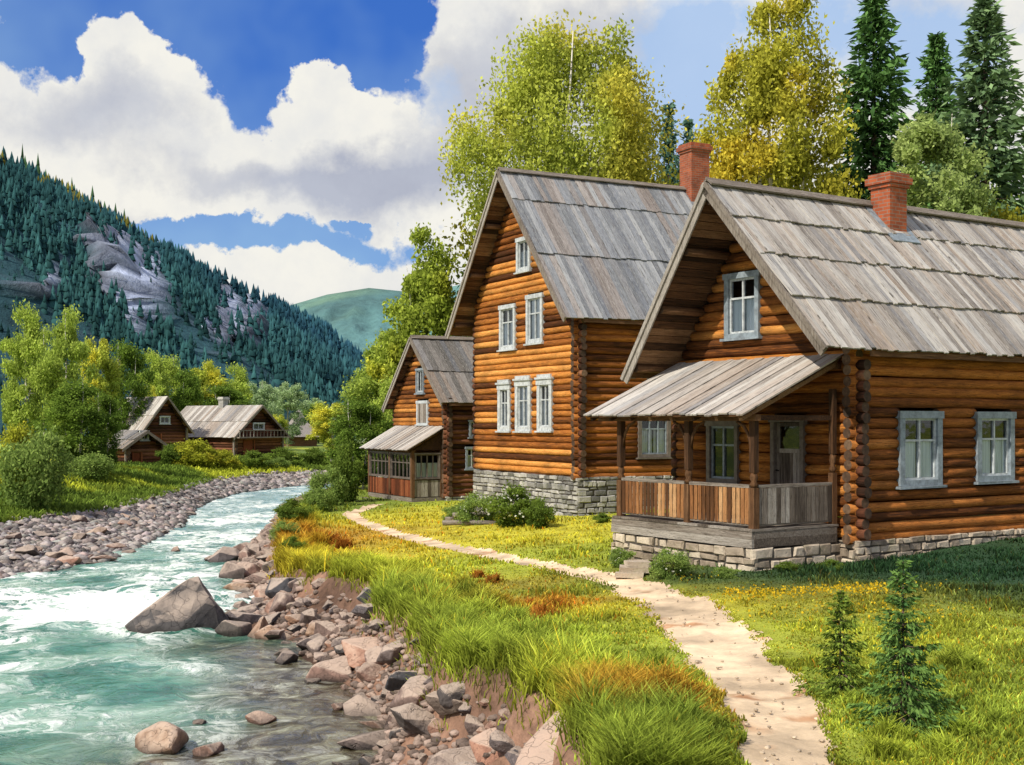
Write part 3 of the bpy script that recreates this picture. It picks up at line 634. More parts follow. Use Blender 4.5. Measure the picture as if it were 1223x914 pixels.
# porch
po = MB(); pu = -2.09; PL = 4.10; PR = .40
for i in range(14):
    y0 = PR - .08 + i * (PL + .16 - PR) / 14; po.box((pu - .12, y0 + .004, .445), (-.09, y0 + (PL + .16 - PR) / 14 - .004, .485 + R.uniform(-.003, .003)))
deck = po.build('porch_floor', M['grey_x'], h3)
sk = MB()
for z0_, z1_ in ((.315, .44), (.165, .312)):
    sk.box((pu - .11, PR - .06, z0_), (pu - .06, PL + .12, z1_), .004); sk.box((pu - .055, PR - .07, z0_ + .002), (-.12, PR - .02, z1_), .004); sk.box((pu - .055, PL + .06, z0_), (-.12, PL + .11, z1_), .004)
sk.build('porch_skirt', M['grey_y'], h3)
stones('porch_foundation', h3, [('F', PR - .10, PL + .14, -pu + .10, -.6, .155), ('S', pu - .10, -.02, -PR + .10, -.55, .155)], M['block'])
for yy in (PR, 2.075, PL - .05):
    q = MB(); turned_post(q, pu, yy, .488, 2.33); q.build('porch_post', M['brown_z'], h3)
q = MB(); turned_post(q, -.16, PR, .488, 2.9, .055); q.build('porch_post', M['brown_z'], h3)
for (y0, y1) in ((PR + .07, 2.005), (2.145, PL - .12)):
    q = MB(); q.box((pu - .05, y0, 1.18), (pu + .05, y1, 1.235)); q.box((pu - .03, y0, .53), (pu + .03, y1, .60))
    n = int((y1 - y0) / .105); w = (y1 - y0) / n
    rl = q.build('porch_railing', M['grey_y'], h3); q = MB()
    for i in range(n): q.box((pu - .045, y0 + i * w + .012, .56), (pu - .032, y0 + (i + 1) * w - .012, 1.175), .003)
    q.build('balusters', M['picket'], rl)
q = MB(); q.box((pu + .07, PR - .045, 1.18), (-.22, PR + .045, 1.235)); q.box((pu + .07, PR - .03, .53), (-.22, PR + .03, .60)); rl = q.build('porch_railing', M['grey_x'], h3)
q = MB(); n = 17; x0 = pu + .07; w = (-.22 - x0) / n
for i in range(n): q.box((x0 + i * w + .006, PR - .045, .56), (x0 + (i + 1) * w - .006, PR - .032, 1.175), .003)
q.build('balusters', M['grey_z'], rl)
q = MB(); q.box((pu - .06, .30, 2.332), (pu + .06, 4.72, 2.44)); q.box((-.09, .34, 3.26), (-.002, 4.7, 3.36))
for yy in np.linspace(.42, 4.62, 8): q.slab((pu - .30, yy, 2.375), (-.05, yy, 3.375), (0, .035, 0), (-.018, 0, .045))
for yy in (.42,): q.box((pu + .05, yy - .04, 2.34), (-.1, yy + .04, 2.43))
q.build('porch_beam', M['brown_y'], h3)
axp = lambda u, c, z: (c, u, z)
roof(h3, axp, .26, 4.74, (-2.47, 2.42), (-.02, 3.50), [], .19, M['roof_p'], name='porch_roof', endj=.045)
for s_, yb in ((1, 2.075), (-1, 2.075), (1, PR), (-1, PL - .05)):
    pts = [(pu, yb + s_ * .08, 1.85), (pu, yb + s_ * .12, 2.08), (pu, yb + s_ * .24, 2.24), (pu, yb + s_ * .42, 2.32)]
    q = MB(); q.tube(pts, [.022, .03, .03, .022], 6); q.build('porch_bracket', M['brown_z'], h3)
# ------------------------------------------------------------------ middle house
thm = math.radians(27.44)
apexm, rightm, leftm_ = (3.95, 10.70), (-.35, 5.735), (7.85, 5.72)
FM = [(4.30, 5.17, 2.43, 3.93), (2.90, 3.93, 2.43, 4.02), (1.54, 2.47, 2.45, 4.02), (3.95, 5.06, 5.08, 6.52), (2.13, 3.19, 5.18, 6.70), (2.93, 3.86, 7.50, 8.58)]
SM = [(2.08, 3.25, 1.65, 3.05), (.1, .11, 0, .01)]
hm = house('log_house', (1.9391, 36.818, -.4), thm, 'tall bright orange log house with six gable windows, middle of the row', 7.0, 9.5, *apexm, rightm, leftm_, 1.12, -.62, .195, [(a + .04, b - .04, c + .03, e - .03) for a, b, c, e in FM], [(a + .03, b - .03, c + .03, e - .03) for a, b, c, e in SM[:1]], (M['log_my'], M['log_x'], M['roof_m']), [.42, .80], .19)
for i, a in enumerate(FM): window(hm, 'F', *a, M['paint_w'], .17 if i < 3 else .13, (1, 1) if i < 5 else (1, 0), crown=i < 3, curt='full' if i in (1, 4) else True)
window(hm, 'S', *SM[0], M['paint_d'], .12, (2, 1))
chimney(hm, 6.55, 7.3, 3.5, 4.2, 10.1, 12.30)
stones('foundation', hm, [('F', -.05, 7.0, .06, -.35, 1.10), ('S', -.05, 9.5, .06, -.3, 1.10)], M['block_g'])
# ------------------------------------------------------------------ small house
apexs, rights, lefts = (2.98, 6.69), (-.30, 3.90), (6.15, 3.70)
FS = [(1.86, 3.05, 3.02, 4.02), (2.30, 3.12, 4.35, 5.40), (1.0, 4.9, .1, 2.2)]
SS = [(.85, 1.4, 1.2, 2.1), (1.0, 1.45, 2.5, 3.2)]
hs = house('log_house', (-2.6571, 51.099, -.8), thm, 'small dark log house with glazed veranda, farthest of the row', 5.7, 6.5, *apexs, rights, lefts, .12, -.32, .20, [(a + .03, b - .03, c + .03, e - .03) for a, b, c, e in FS[:2]], [(a, b, c, e) for a, b, c, e in SS], (M['log_y'], M['log_old_x'], M['roof_s']), [.48], .22)
w = window(hs, 'F', *FS[1], M['paint_g'], .09, (1, 0), curt=False, name='window')
q = MB()
for i in range(6): fbox(q, 'F', 2.0 + i * .152, 2.147 + i * .152, .02, .05, 3.1, 3.95, .004)
w = window(hs, 'F', *FS[0], M['paint_w'], .12, (1, 0), curt=False); q.build('shutter', M['grey_z'], w)
window(hs, 'S', *SS[0], M['paint_g'], .08, (1, 1)); window(hs, 'S', *SS[1], M['paint_g'], .08, (1, 0))
stones('foundation', hs, [('F', -.05, 5.7, .05, -.5, .10), ('S', -.05, 6.5, .05, -.5, .10)], M['block_g'])
q = MB()
for z0_, z1_ in ((-.14, .06), (-.38, -.15)): q.box((-1.44, .24, z0_), (-.1, 5.14, z1_), .004)
q.build('veranda_floor', M['grey_y'], hs)
for (x_, y_) in ((-1.38, .3), (-1.38, 2.64), (-1.38, 5.06), (-.1, .3)):
    q = MB(); q.box((x_ - .07, y_ - .07, .062), (x_ + .07, y_ + .07, 1.98)); q.build('veranda_post', M['brown_z'], hs)
q = MB(); 
for (y0, y1) in ((.372, 2.568), (2.712, 4.988)):
    k = y0
    while k < y1 - .02: q.box((-1.41, k + .004, .09), (-1.37, min(k + .16, y1) - .004, .76), .003); k += .16
q.build('veranda_panel', M['panel_red'], hs)
q = MB(); k = -1.3
while k < -.2: q.box((k, .27, .09), (k + .14, .31, .76), .003); k += .148
q.build('veranda_panel', M['grey_z'], hs)['label'] = 'grey boarded panel'
for (y0, y1) in ((.375, 2.565), (2.715, 4.985)): window(hs, 'F', y0, y1, .80, 1.86, M['paint_d'], .05, (4, 1), curt=False, d=1.41, sill=False)
window(hs, 'S', -1.30, -.18, .80, 1.86, M['paint_d'], .05, (3, 0), curt=True, d=-.27, sill=False)
roof(hs, axp, .02, 5.45, (-1.72, 1.97), (-.02, 2.92), [], .24, M['roof_p'], name='veranda_roof')
q = MB(); q.box((-1.46, .2, 1.90), (-1.3, 5.2, 1.99))
for yy in (.28, 2.64, 5.1): q.slab((-1.62, yy, 1.95), (-.05, yy, 2.82), (0, .04, 0), (-.018, 0, .04))
q.poly([(-1.38, .31, 1.98), (-.1, .31, 1.98), (-.1, .31, 2.72), (-1.38, .28, 1.98), (-.1, .28, 1.98), (-.1, .28, 2.72)], [(0, 1, 2), (3, 5, 4), (0, 2, 5, 3), (0, 3, 4, 1), (1, 4, 5, 2)])
q.build('veranda_beam', M['brown_y'], hs)
q = MB(); q.box((-2.3, 3.6, -.42), (-1.46, 4.8, -.28), .01); q.box((-2.0, 3.7, -.278), (-1.46, 4.7, -.12), .01); q.build('veranda_step', M['grey_y'], hs)
# ------------------------------------------------------------------ barns across the river
def barn(name, px, py, z, deg, Wg, Ll, hw, hr, label, logs, roofm, chim=None, over=.5, extra=None):
    x, y, _ = wp(px, py, z); B = empty(name, (x, y, z), math.radians(deg), label, 'barn')
    va = Wg / 2; s = (hr - hw) / va; e = .45
    logwall('long_wall', B, 'F', lambda zz: (0, Ll), -.3, hw, .26, [], logs[0], stick=.22, seg=2.0)
    logwall('gable_wall', B, 'S', lambda zz: ((0, Wg) if zz < hw - .1 else ((zz + .15 - hw) / s, Wg - (zz + .15 - hw) / s)) if zz < hr - .3 else None, -.3, hr, .26, [(Wg * .38, Wg * .62, hw + .35, hw + 1.0), (Wg * .2, Wg * .4, .1, hw - .5)], logs[1], off=.13, stick=.0, seg=1.5)
    m = MB(); m.box((Wg - .2, .2, -.3), (Wg, Ll, hw - .05)); m.box((.2, Ll - .2, -.3), (Wg - .21, Ll, hw - .05)); m.build('rear_wall', logs[0], B)
    ax = lambda u, c, zz: (c, u, zz)
    roof(B, ax, -over, Ll + .4, (-e, hw - e * s + .1), (va, hr + .1), [.5], .35, roofm); roof(B, ax, -over, Ll + .4, (Wg + e, hw - e * s + .1), (va, hr + .1), [.5], .35, roofm)
    b = MB()
    for c in (-e, Wg + e): b.slab((c, -over - .03, hw - e * s + .03), (va, -over - .03, hr + .04), (0, .025, 0), (0, 0, .11))
    b.build('bargeboard', M['grey_z'], B)
    d = MB(); fbox(d, 'S', Wg * .2, Wg * .4, -.12, -.08, .1, hw - .5); fbox(d, 'S', Wg * .2 - .1, Wg * .2, -.05, .06, 0, hw - .45); fbox(d, 'S', Wg * .4, Wg * .4 + .1, -.05, .06, 0, hw - .45); d.build('door', M['panel_red'], B)
    window(B, 'S', Wg * .38, Wg * .62, hw + .35, hw + 1.0, M['paint_w'], .1, (1, 0), curt=False)
    if chim: chimney(B, va - .3, va + .3, chim, chim + .6, hr - .6, hr + .9)
    q = MB(); q.box((-.10, -.12, -.3), (.06, .04, hw)); q.box((Wg - .06, -.12, -.3), (Wg + .1, .04, hw)); q.box((-.1, Ll * .5, -.3), (-.02, Ll * .5 + .16, hw)); q.build('corner_board', M['grey_z'], B)
    if Ll > 8:
        q = MB(); fbox(q, 'S', -.2, Wg + .2, .02, .9, hw - .32, hw - .22); fbox(q, 'S', -.2, Wg + .2, .82, .88, hw + .3, hw + .38)
        k = -.15
        while k < Wg + .1: fbox(q, 'S', k, k + .07, .84, .88, hw - .22, hw + .3); k += .4
        q.build('balcony', M['grey_x'], B)
    return B
barn('barn', 279, 549, -.85, 55, 5.7, 9.0, 2.15, 4.55, 'wide brown log barn with pale roof and balcony gable across the river', (M['log_old_y'], M['log_old_x']), M['roof_b'], chim=4.2)
B2 = barn('barn', 170, 551, -.85, 45, 4.0, 6.0, 2.7, 5.2, 'brown log barn half hidden by trees, left of the wide barn', (M['log_old_y'], M['log_old_x']), M['roof_b'])
barn('shed', 150, 561, -.85, 40, 2.6, 3.6, 1.6, 2.5, 'low dark shed by the riverside trees in front of the left barn', (M['log_old_y'], M['log_old_x']), M['roof_s'])
# distant pyramid roofed house
x, y, z = wp(356, 535, -.9); P = empty('cottage', (x, y, gz(x, y) + .1), .5, 'tiny far cottage with steep grey pyramid roof, seen beyond the barns', 'house', None, (.95, .95, 1.1))
q = MB(); q.box((-1.9, -1.9, -.4), (1.9, 1.9, 1.3)); q.build('wall', M['brown_x'], P)
q = MB(); rp = [(-2.6, -2.6, 1.0), (2.6, -2.6, 1.0), (2.6, 2.6, 1.0), (-2.6, 2.6, 1.0), (-1.0, -1.0, 2.6), (1.0, -1.0, 2.6), (1.0, 1.0, 2.6), (-1.0, 1.0, 2.6), (0, 0, 4.3)]
q.poly(rp, [(0, 1, 5, 4), (1, 2, 6, 5), (2, 3, 7, 6), (3, 0, 4, 7), (4, 5, 8), (5, 6, 8), (6, 7, 8), (7, 4, 8), (3, 2, 1, 0)]); q.build('roof', M['roof_m'], P)
# ------------------------------------------------------------------ mountains
def ridge_mesh(name, pts, depth_front, colf, nrow=46, nsub=7, rough=6.0, back=120, mat=None):
    """pts (px,py,Y) crest line; slope falls to the valley floor in front and behind"""
    P = np.array([((px - 611) / F * Y, Y, ZC + (HZ - py) / F * Y) for px, py, Y in pts]); n = len(P)
    t = np.linspace(0, n - 1, (n - 1) * nsub + 1); C = np.stack([np.interp(t, np.arange(n), P[:, k]) for k in range(3)], 1)
    df = np.interp(t, np.arange(n), depth_front)
    d = np.gradient(C[:, :2], axis=0); d /= np.linalg.norm(d, axis=1)[:, None]; nrm = np.stack([d[:, 1], -d[:, 0]], 1)
    nrm = np.where((nrm[:, 1] > 0)[:, None], -nrm, nrm)
    s = np.concatenate([np.linspace(-1, 0, 8)[:-1], np.linspace(0, 1, nrow)])
    X = np.zeros((len(s), len(t))); Yy = X.copy(); Z = X.copy()
    for i, a in enumerate(s):
        off = (df * a) if a >= 0 else back * a
        X[i] = C[:, 0] + nrm[:, 0] * off; Yy[i] = C[:, 1] + nrm[:, 1] * off
        Z[i] = -2 + (C[:, 2] + 2) * ((1 - abs(a)) ** (1.05 if a >= 0 else 1.3))
    sgrid = np.repeat(s[:, None], len(t), 1); amp = rough * np.sin(np.clip(np.abs(sgrid), 0, 1) * math.pi)
    Z = Z + amp * fbm(X * .03 + 7, Yy * .012 + 3, o=5)
    return X, Yy, Z, sgrid, C
pts = [(-420, 60, 230), (-200, 110, 250), (-60, 165, 275), (18, 203, 300), (80, 238, 330), (140, 272, 365), (200, 318, 405), (260, 356, 450), (310, 392, 500), (350, 420, 560), (395, 452, 640), (435, 482, 740), (480, 510, 860)]
X, Yy, Z, S, crest = ridge_mesh('m', pts, [95, 95, 95, 95, 100, 105, 105, 105, 105, 100, 90, 80, 60], None, 90, 16, 9.0)
rn = fbm(X * .035, Z * .09 + Yy * .01, o=4); band = fbm(X * .02 + 11, Yy * .008, o=3)
PX = 611 + X / Yy * F
PYm = HZ - (Z - ZC) / Yy * F
rockm = sstep(.02, .22, rn + .35 * band + .25 * np.exp(-((S - .30) / .16) ** 2) - .12)
st = fbm(PX * .055 + 3, PYm * .012, o=4); st2 = fbm((PX - PYm * .35) * .03, PYm * .02 + 7, o=3)
gap = np.exp(-((PX - 160) / 52) ** 2 - ((PYm - 322) / 46) ** 2) + np.exp(-((PX - 282) / 46) ** 2 - ((PYm - 398) / 36) ** 2) + .6 * np.exp(-((PX - 222) / 22) ** 2 - ((PYm - 352) / 30) ** 2)
rockm = sstep(.34, .50, gap + .75 * st + .35 * st2) * sstep(.06, .12, S) * sstep(.80, .6, S)
cl = np.abs(fbm(PX * .075, PYm * .014, o=4))
Yy = Yy - rockm * (13 * cl + 5); Z = Z + rockm * 4.5 * fbm(X * .12 + 5, Yy * .05, o=3)
haze = sstep(250, 800, Yy)[..., None]  # aerial haze put into the colour, growing with distance
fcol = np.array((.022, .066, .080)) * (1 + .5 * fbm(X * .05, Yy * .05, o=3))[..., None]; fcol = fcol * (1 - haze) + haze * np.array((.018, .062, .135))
fcol = np.where((S < .13)[..., None], fcol * np.array((1.9, 1.7, .9)), fcol)
rk = np.array((.23, .26, .34)) * (1 + .8 * fbm(PX * .12, PYm * .03, o=4))[..., None] * (.35 + 1.25 * np.clip(cl * 2.2, 0, 1))[..., None] * (1 + .8 * fbm(X * .22, Z * .035, o=3))[..., None]
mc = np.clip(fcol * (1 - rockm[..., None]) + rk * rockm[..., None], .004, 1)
M['mount'] = attr_mat('mountain side', nscale=.12, amt=.4, bumpd=2.0, fine=.7)
def grid_obj(name, X, Y, Z, col, mat):
    nr, nc = X.shape; ii = (np.arange(nr - 1)[:, None] * nc + np.arange(nc - 1)[None, :]).ravel()
    o = link(name, np_mesh(name, np.stack([X, Y, Z], -1).reshape(-1, 3), np.stack([ii, ii + 1, ii + nc + 1, ii + nc], 1), mat, col.reshape(-1, 3), True)); tag(o, kind='structure'); return o
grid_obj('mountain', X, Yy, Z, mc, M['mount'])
# forest on its flank
rs = np.random.RandomState(3)
def cones(pos, h, w, col, name, mat):
    """many small spruces as one mesh: three ragged skirts each"""
    n = len(pos); V_ = []; F_ = []; C_ = []; K = 7; base = 0
    for lo, hi, ww in ((.0, .55, 1.0), (.3, .8, .72), (.58, 1.0, .42)):
        ang = np.linspace(0, 2 * np.pi, K, endpoint=False)[None, :] + rs.uniform(0, 6, (n, 1)); r = w[:, None] * ww * rs.uniform(.6, 1.15, (n, K))
        ring = np.stack([pos[:, None, 0] + r * np.cos(ang), pos[:, None, 1] + r * np.sin(ang), pos[:, None, 2] + h[:, None] * (lo + rs.uniform(-.05, .05, (n, K)))], -1)
        top = np.stack([pos[:, 0] + rs.normal(0, .03, n) * w, pos[:, 1], pos[:, 2] + h * hi], -1)[:, None]
        vv = np.concatenate([ring, top], 1).reshape(-1, 3); k = np.arange(K)
        f = (np.arange(n)[:, None, None] * (K + 1)) + np.stack([k, (k + 1) % K, np.full(K, K)], -1)[None]
        V_.append(vv); F_.append(f.reshape(-1, 3) + base); base += len(vv)
        cc = np.repeat(col[:, None], K + 1, 1) * np.where(np.arange(K + 1) == K, 1.3, .8)[None, :, None]; C_.append(cc.reshape(-1, 3))
    return np_mesh(name, np.concatenate(V_), np.concatenate(F_), mat, np.concatenate(C_), nper=3)
nT = 34000; nr, nc = X.shape
ri = rs.randint(7, nr - 2, nT); ci = rs.randint(0, nc - 1, nT); a = rs.rand(nT); b = rs.rand(nT)
lerp = lambda G: (G[ri, ci] * (1 - a) + G[np.minimum(ri + 1, nr - 1), ci] * a) * (1 - b) + (G[ri, ci + 1] * (1 - a) + G[np.minimum(ri + 1, nr - 1), ci + 1] * a) * b
px_, py_, pz_, rm = lerp(X), lerp(Yy), lerp(Z), lerp(rockm)
keep = (rm < .35) | (rs.rand(nT) < .07)
pos = np.stack([px_, py_, pz_ - .5], 1)[keep]; hh = (1.4 + 4.6 * rs.rand(len(pos)) ** 2.0) * (pos[:, 1] / 380) ** .5; hz = sstep(220, 600, pos[:, 1])[:, None]  # distance factor for the haze tinted into the tree colours
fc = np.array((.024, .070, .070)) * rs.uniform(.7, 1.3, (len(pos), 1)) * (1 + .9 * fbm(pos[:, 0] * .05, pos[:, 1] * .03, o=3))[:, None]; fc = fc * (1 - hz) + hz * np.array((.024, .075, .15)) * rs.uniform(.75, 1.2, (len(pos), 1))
aut = (rs.rand(len(pos)) < .25) & (pos[:, 1] < 420) & (S[ri, ci][keep] < .14); fc[aut] = np.array((.16, .15, .03))
tag(link('forest', cones(pos, hh, hh * .27, fc, 'forest', M['needle'])), 'dense blue green conifer forest covering the steep left mountainside', 'forest', kind='stuff')
# crest spruces: individual trees
protos = []
for k in range(5):
    c = np.array([[.028, .058, .026]]) * (1 + .2 * k); h = np.array([8.5]); protos.append(cones(np.array([[0, 0, -.6]]), h, h * (.15 + .015 * k), c, 'spruce_tree', M['needle']))
far_c = cones(np.array([[0, 0, -.6]]), np.array([8.5]), np.array([1.5]), np.array([[.022, .060, .085]]), 'spruce_tree', M['needle'])  # bluer far copy, distance haze is in its colour
ccum = np.concatenate([[0], np.cumsum(np.hypot(*np.diff(crest[:, :2], axis=0).T))]); pos_ = 0.0; k = 0
s_at = ccum[np.argmax(611 + crest[:, 0] / crest[:, 1] * F > -40)]; s_end = ccum[np.argmax(611 + crest[:, 0] / crest[:, 1] * F > 432)]
dcur = s_at
while dcur < s_end and k < 190:
    c = [np.interp(dcur, ccum, crest[:, j]) for j in range(3)]; near = dcur < (s_at + s_end) * .45
    o = link('spruce_tree', protos[rs.randint(5)] if c[1] < 520 else far_c); sc = rs.choice([.35, .5, .62, .75, .95]) * (.85 if c[1] < 400 else 1.0 + (c[1] - 400) / 900)
    o.location = (c[0] + rs.uniform(-2, 2), c[1] + rs.uniform(-5, 3), c[2] - .3); o.scale = (sc * rs.uniform(.8, 1.2), sc, sc * rs.uniform(.85, 1.2)); o.rotation_euler.z = rs.uniform(0, 6)
    if near: tag(o, 'dark green spruce on the near, higher stretch of the mountain crest', 'spruce', 'spruces along the near mountain crest')
    else: tag(o, 'bluish spruce on the far, lower stretch of the mountain crest', 'spruce', 'spruces along the far mountain crest')
    dcur += rs.uniform(1.2, 4.2); k += 1
pts = [(200, 400, 1500), (290, 380, 1500), (335, 368, 1500), (390, 352, 1500), (440, 344, 1500), (500, 350, 1500), (600, 330, 1550), (760, 345, 1600), (950, 330, 1700), (1150, 340, 1800), (1400, 330, 1900)]
X2, Y2_, Z2, S2, c2 = ridge_mesh('m2', pts, [500] * len(pts), None, 50, 14, 26.0, 400)
g1 = fbm(X2 * .006, Y2_ * .004, o=4)[..., None]; g2 = fbm((X2 - Y2_ * .3) * .012, S2 * 6, o=3)[..., None]
mc2 = np.array((.095, .20, .20)) * (1 + .7 * g1) + np.clip(g2, 0, 1) * np.array((.09, .12, .02))  # base colour kept bluish to stand in for aerial haze
M['mount2'] = attr_mat('far mountain side', nscale=.02, amt=.25, bumpd=6.0, fine=.08)
o = grid_obj('mountain', X2, Y2_, Z2, np.clip(mc2, .01, 1), M['mount2'])
pts = [(60, 460, 1000), (250, 470, 1000), (340, 466, 1000), (400, 455, 1000), (455, 430, 1000), (520, 420, 1000), (650, 400, 1000), (900, 390, 1050), (1250, 380, 1100)]
X3, Y3_, Z3, S3, c3 = ridge_mesh('m3', pts, [300] * len(pts), None, 30, 12, 10.0, 200)
mc3 = np.array((.03, .085, .095)) * (1 + .5 * fbm(X3 * .02, Y3_ * .01, o=4))[..., None]
grid_obj('hills', X3, Y3_, Z3, np.clip(mc3, .01, 1), M['mount2'])
nT = 2600; nr, nc = X3.shape; ri = rs.randint(6, nr - 2, nT); ci = rs.randint(0, nc - 1, nT)
pos = np.stack([X3[ri, ci], Y3_[ri, ci], Z3[ri, ci] - 1], 1) + rs.uniform(-6, 6, (nT, 3)) * np.array([1, 1, 0]); hh = rs.uniform(8, 15, nT)
tag(link('forest', cones(pos, hh, hh * .22, np.array((.02, .06, .075)) * rs.uniform(.6, 1.5, (nT, 1)), 'forest', M['needle'])), 'hazy dark forest on the low hill at the valley end', 'forest', kind='stuff')
# ------------------------------------------------------------------ trees
def quads(C, size, rs, col, flat=None, asp=.55):
    """rhombic leaves at C"""
    n = len(C); d = rs.normal(size=(n, 3)); 
    if flat is not None: d = d * flat
    d /= np.linalg.norm(d, axis=1)[:, None] + 1e-9; e = rs.normal(size=(n, 3)); e -= (e * d).sum(1)[:, None] * d; e /= np.linalg.norm(e, axis=1)[:, None] + 1e-9
    s = (size * rs.uniform(.6, 1.3, n))[:, None]
    V_ = np.stack([C - d * s, C + e * s * asp, C + d * s, C - e * s * asp], 1).reshape(-1, 3)
    return V_, np.arange(4 * n).reshape(n, 4), np.repeat(col, 4, 0)
def leafy(seed, H, W, h0, n, size, dark, lightc, yell=None, droop=.5, lumps=70, squash=1.0, stems=1, barkm='birch', trunkr=.016, tight=.075):
    """returns (crown mesh, trunk mesh): clumped leaves round a branching trunk"""
    rs = np.random.RandomState(seed); rr = random.Random(seed)
    cz = h0 + (H - h0) * .48; rz = (H - h0) * .52; rx = W / 2
    cl = []
    while len(cl) < lumps:
        p = rs.uniform(-1, 1, 3); r = np.linalg.norm(p)
        if r > 1 or r < .25: continue
        p = p / r * r ** .55; w = 1 - .25 * max(0, p[2]) ** 1.5 - .2 * max(0, -p[2]) ** 2
        lump = .82 + .22 * math.sin(seed + 3 * math.atan2(p[1], p[0]) + 4 * p[2]) + rs.uniform(-.12, .12)
        cl.append((p[0] * rx * w * lump, p[1] * rx * w * lump, cz + p[2] * rz * (.95 + .08 * rs.randn()), rs.uniform(.5, 1.2)))
    cl = np.array(cl); k = rs.randint(0, lumps, n); cr = W * tight * cl[k, 3]
    off = rs.normal(size=(n, 3)) * cr[:, None] * np.array([1, 1, .75 * squash]); off = np.clip(off, -1.9 * cr[:, None], 1.9 * cr[:, None]); off[:, 2] -= droop * np.minimum(rs.exponential(1, n), 3) * cr * .8
    nd = n
    C = cl[k, :3] + off
    C = C[C[:, 2] > h0 * .5]; k = k[:len(C)] if len(k) != len(C) else k
    # shading of colour: clump random, height, outer and sun side
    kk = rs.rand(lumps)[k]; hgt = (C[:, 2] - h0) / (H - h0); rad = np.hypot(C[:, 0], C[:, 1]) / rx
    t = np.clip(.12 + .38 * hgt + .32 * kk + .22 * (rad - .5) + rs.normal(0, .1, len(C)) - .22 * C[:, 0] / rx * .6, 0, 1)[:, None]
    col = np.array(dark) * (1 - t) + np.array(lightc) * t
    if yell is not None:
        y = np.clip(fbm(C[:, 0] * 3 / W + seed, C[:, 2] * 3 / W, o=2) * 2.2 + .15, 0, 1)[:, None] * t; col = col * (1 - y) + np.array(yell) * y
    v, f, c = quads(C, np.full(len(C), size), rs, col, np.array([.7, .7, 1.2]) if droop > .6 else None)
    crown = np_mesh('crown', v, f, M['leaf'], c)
    m = MB(); R0 = H * trunkr
    for s in range(stems):
        a = s * 2.4 + seed; sp = 0 if stems == 1 else W * .10
        bx, by = math.cos(a) * sp * .4, math.sin(a) * sp * .4; tx, ty = math.cos(a) * sp * 2, math.sin(a) * sp * 2
        pts = []; rd = []; hh = H * (.93 if s == 0 else rr.uniform(.72, .9))
        for i in range(9):
            q = i / 8; pts.append((bx + (tx - bx) * q + rr.uniform(-.02, .02) * H * .5 * q, by + (ty - by) * q + rr.uniform(-.02, .02) * H * .5 * q, -.3 + (hh + .3) * q)); rd.append(R0 * (1 - q * .88) * (1 if stems == 1 else .7))
        m.tube(pts, rd, 8)
        for j in range(int(16 / stems ** .5)):
            q = rr.uniform(.25, .9); i = min(int(q * 8), 7); b = Vector(pts[i]).lerp(Vector(pts[i + 1]), q * 8 - i)
            c = cl[rr.randrange(lumps)]; tgt = Vector(c[:3])
            if tgt.z < b.z - .1 * H or (tgt - b).length > W * .6: continue
            mid = b.lerp(tgt, .5) + Vector((0, 0, .05 * W)); r = rd[i] * .45
            m.tube([b, mid, tgt], [r, r * .6, r * .2], 5)
    return crown, m.mesh('trunk', M[barkm])
def spruce(seed, H, W, n_lvl, per, size, dark, lightc, h0=.06, dens=26):
    rs = np.random.RandomState(seed); Cs = []; cs = []; D = []; m = MB(); m.tube([(0, 0, -.3), (0, 0, H * .5), (0, 0, H * .97)], [H * .014, H * .009, H * .001], 7)
    for i in range(n_lvl):
        q = (i + rs.uniform(-.3, .3)) / n_lvl; z = H * (h0 + (1 - h0) * max(q, 0)); L = W / 2 * (1 - q) ** .82 * rs.uniform(.75, 1.15) + W * .02
        for j in range(per):
            a = rs.uniform(0, 2 * math.pi); l = L * rs.uniform(.65, 1.2); dr = -.30 + .65 * q * q
            nb = max(6, int(dens * l / (W / 2))); s = rs.uniform(.05, 1, nb) ** .8
            x = np.cos(a) * l * s; y = np.sin(a) * l * s; zz = z + l * s * dr + .22 * l * s * s
            wd = .20 * l * (1 - s * .8) * rs.uniform(-1, 1, nb)
            x += -np.sin(a) * wd; y += np.cos(a) * wd; zz -= np.abs(rs.normal(0, .045, nb)) * W * (1 - .4 * s) + abs(0) * 0
            Cs.append(np.stack([x, y, zz], 1)); tt = np.clip(.15 + .6 * s + rs.normal(0, .18, nb), 0, 1)[:, None]; cs.append(np.array(dark) * (1 - tt) + np.array(lightc) * tt)
            D.append(np.stack([np.full(nb, np.cos(a)), np.full(nb, np.sin(a)), np.full(nb, dr - .35)], 1))
            if j % 2 == 0: m.tube([(0, 0, z), (math.cos(a) * l * .6, math.sin(a) * l * .6, z + l * .6 * dr)], [H * .004 * (1 - q) + .002, .002], 4)
    C = np.concatenate(Cs); c = np.concatenate(cs); d = np.concatenate(D) + rs.normal(0, .45, (len(C), 3)); n = len(C)
    d /= np.linalg.norm(d, axis=1)[:, None]; e = rs.normal(size=(n, 3)); e -= (e * d).sum(1)[:, None] * d; e /= np.linalg.norm(e, axis=1)[:, None]; s = (size * rs.uniform(.6, 1.4, n))[:, None]
    v = np.stack([C - d * s * .7, C + e * s * .3, C + d * s, C - e * s * .3], 1).reshape(-1, 3)
    return np_mesh('crown', v, np.arange(4 * n).reshape(n, 4), M['needle'], np.repeat(c, 4, 0)), m.mesh('trunk', M['bark'])
def put(name, meshes, loc, label, cat, group=None, rz=0.0, sc=(1, 1, 1), parts=('crown', 'trunk')):
    e = empty(name, loc, rz, label, cat, group, sc)
    for pn_, me in zip(parts, meshes): link(pn_, me, e)
    return e
def px2(px, Y): return (px - 611) / F * Y
BD, BL, BY = (.055, .10, .015), (.40, .46, .06), (.60, .45, .05)
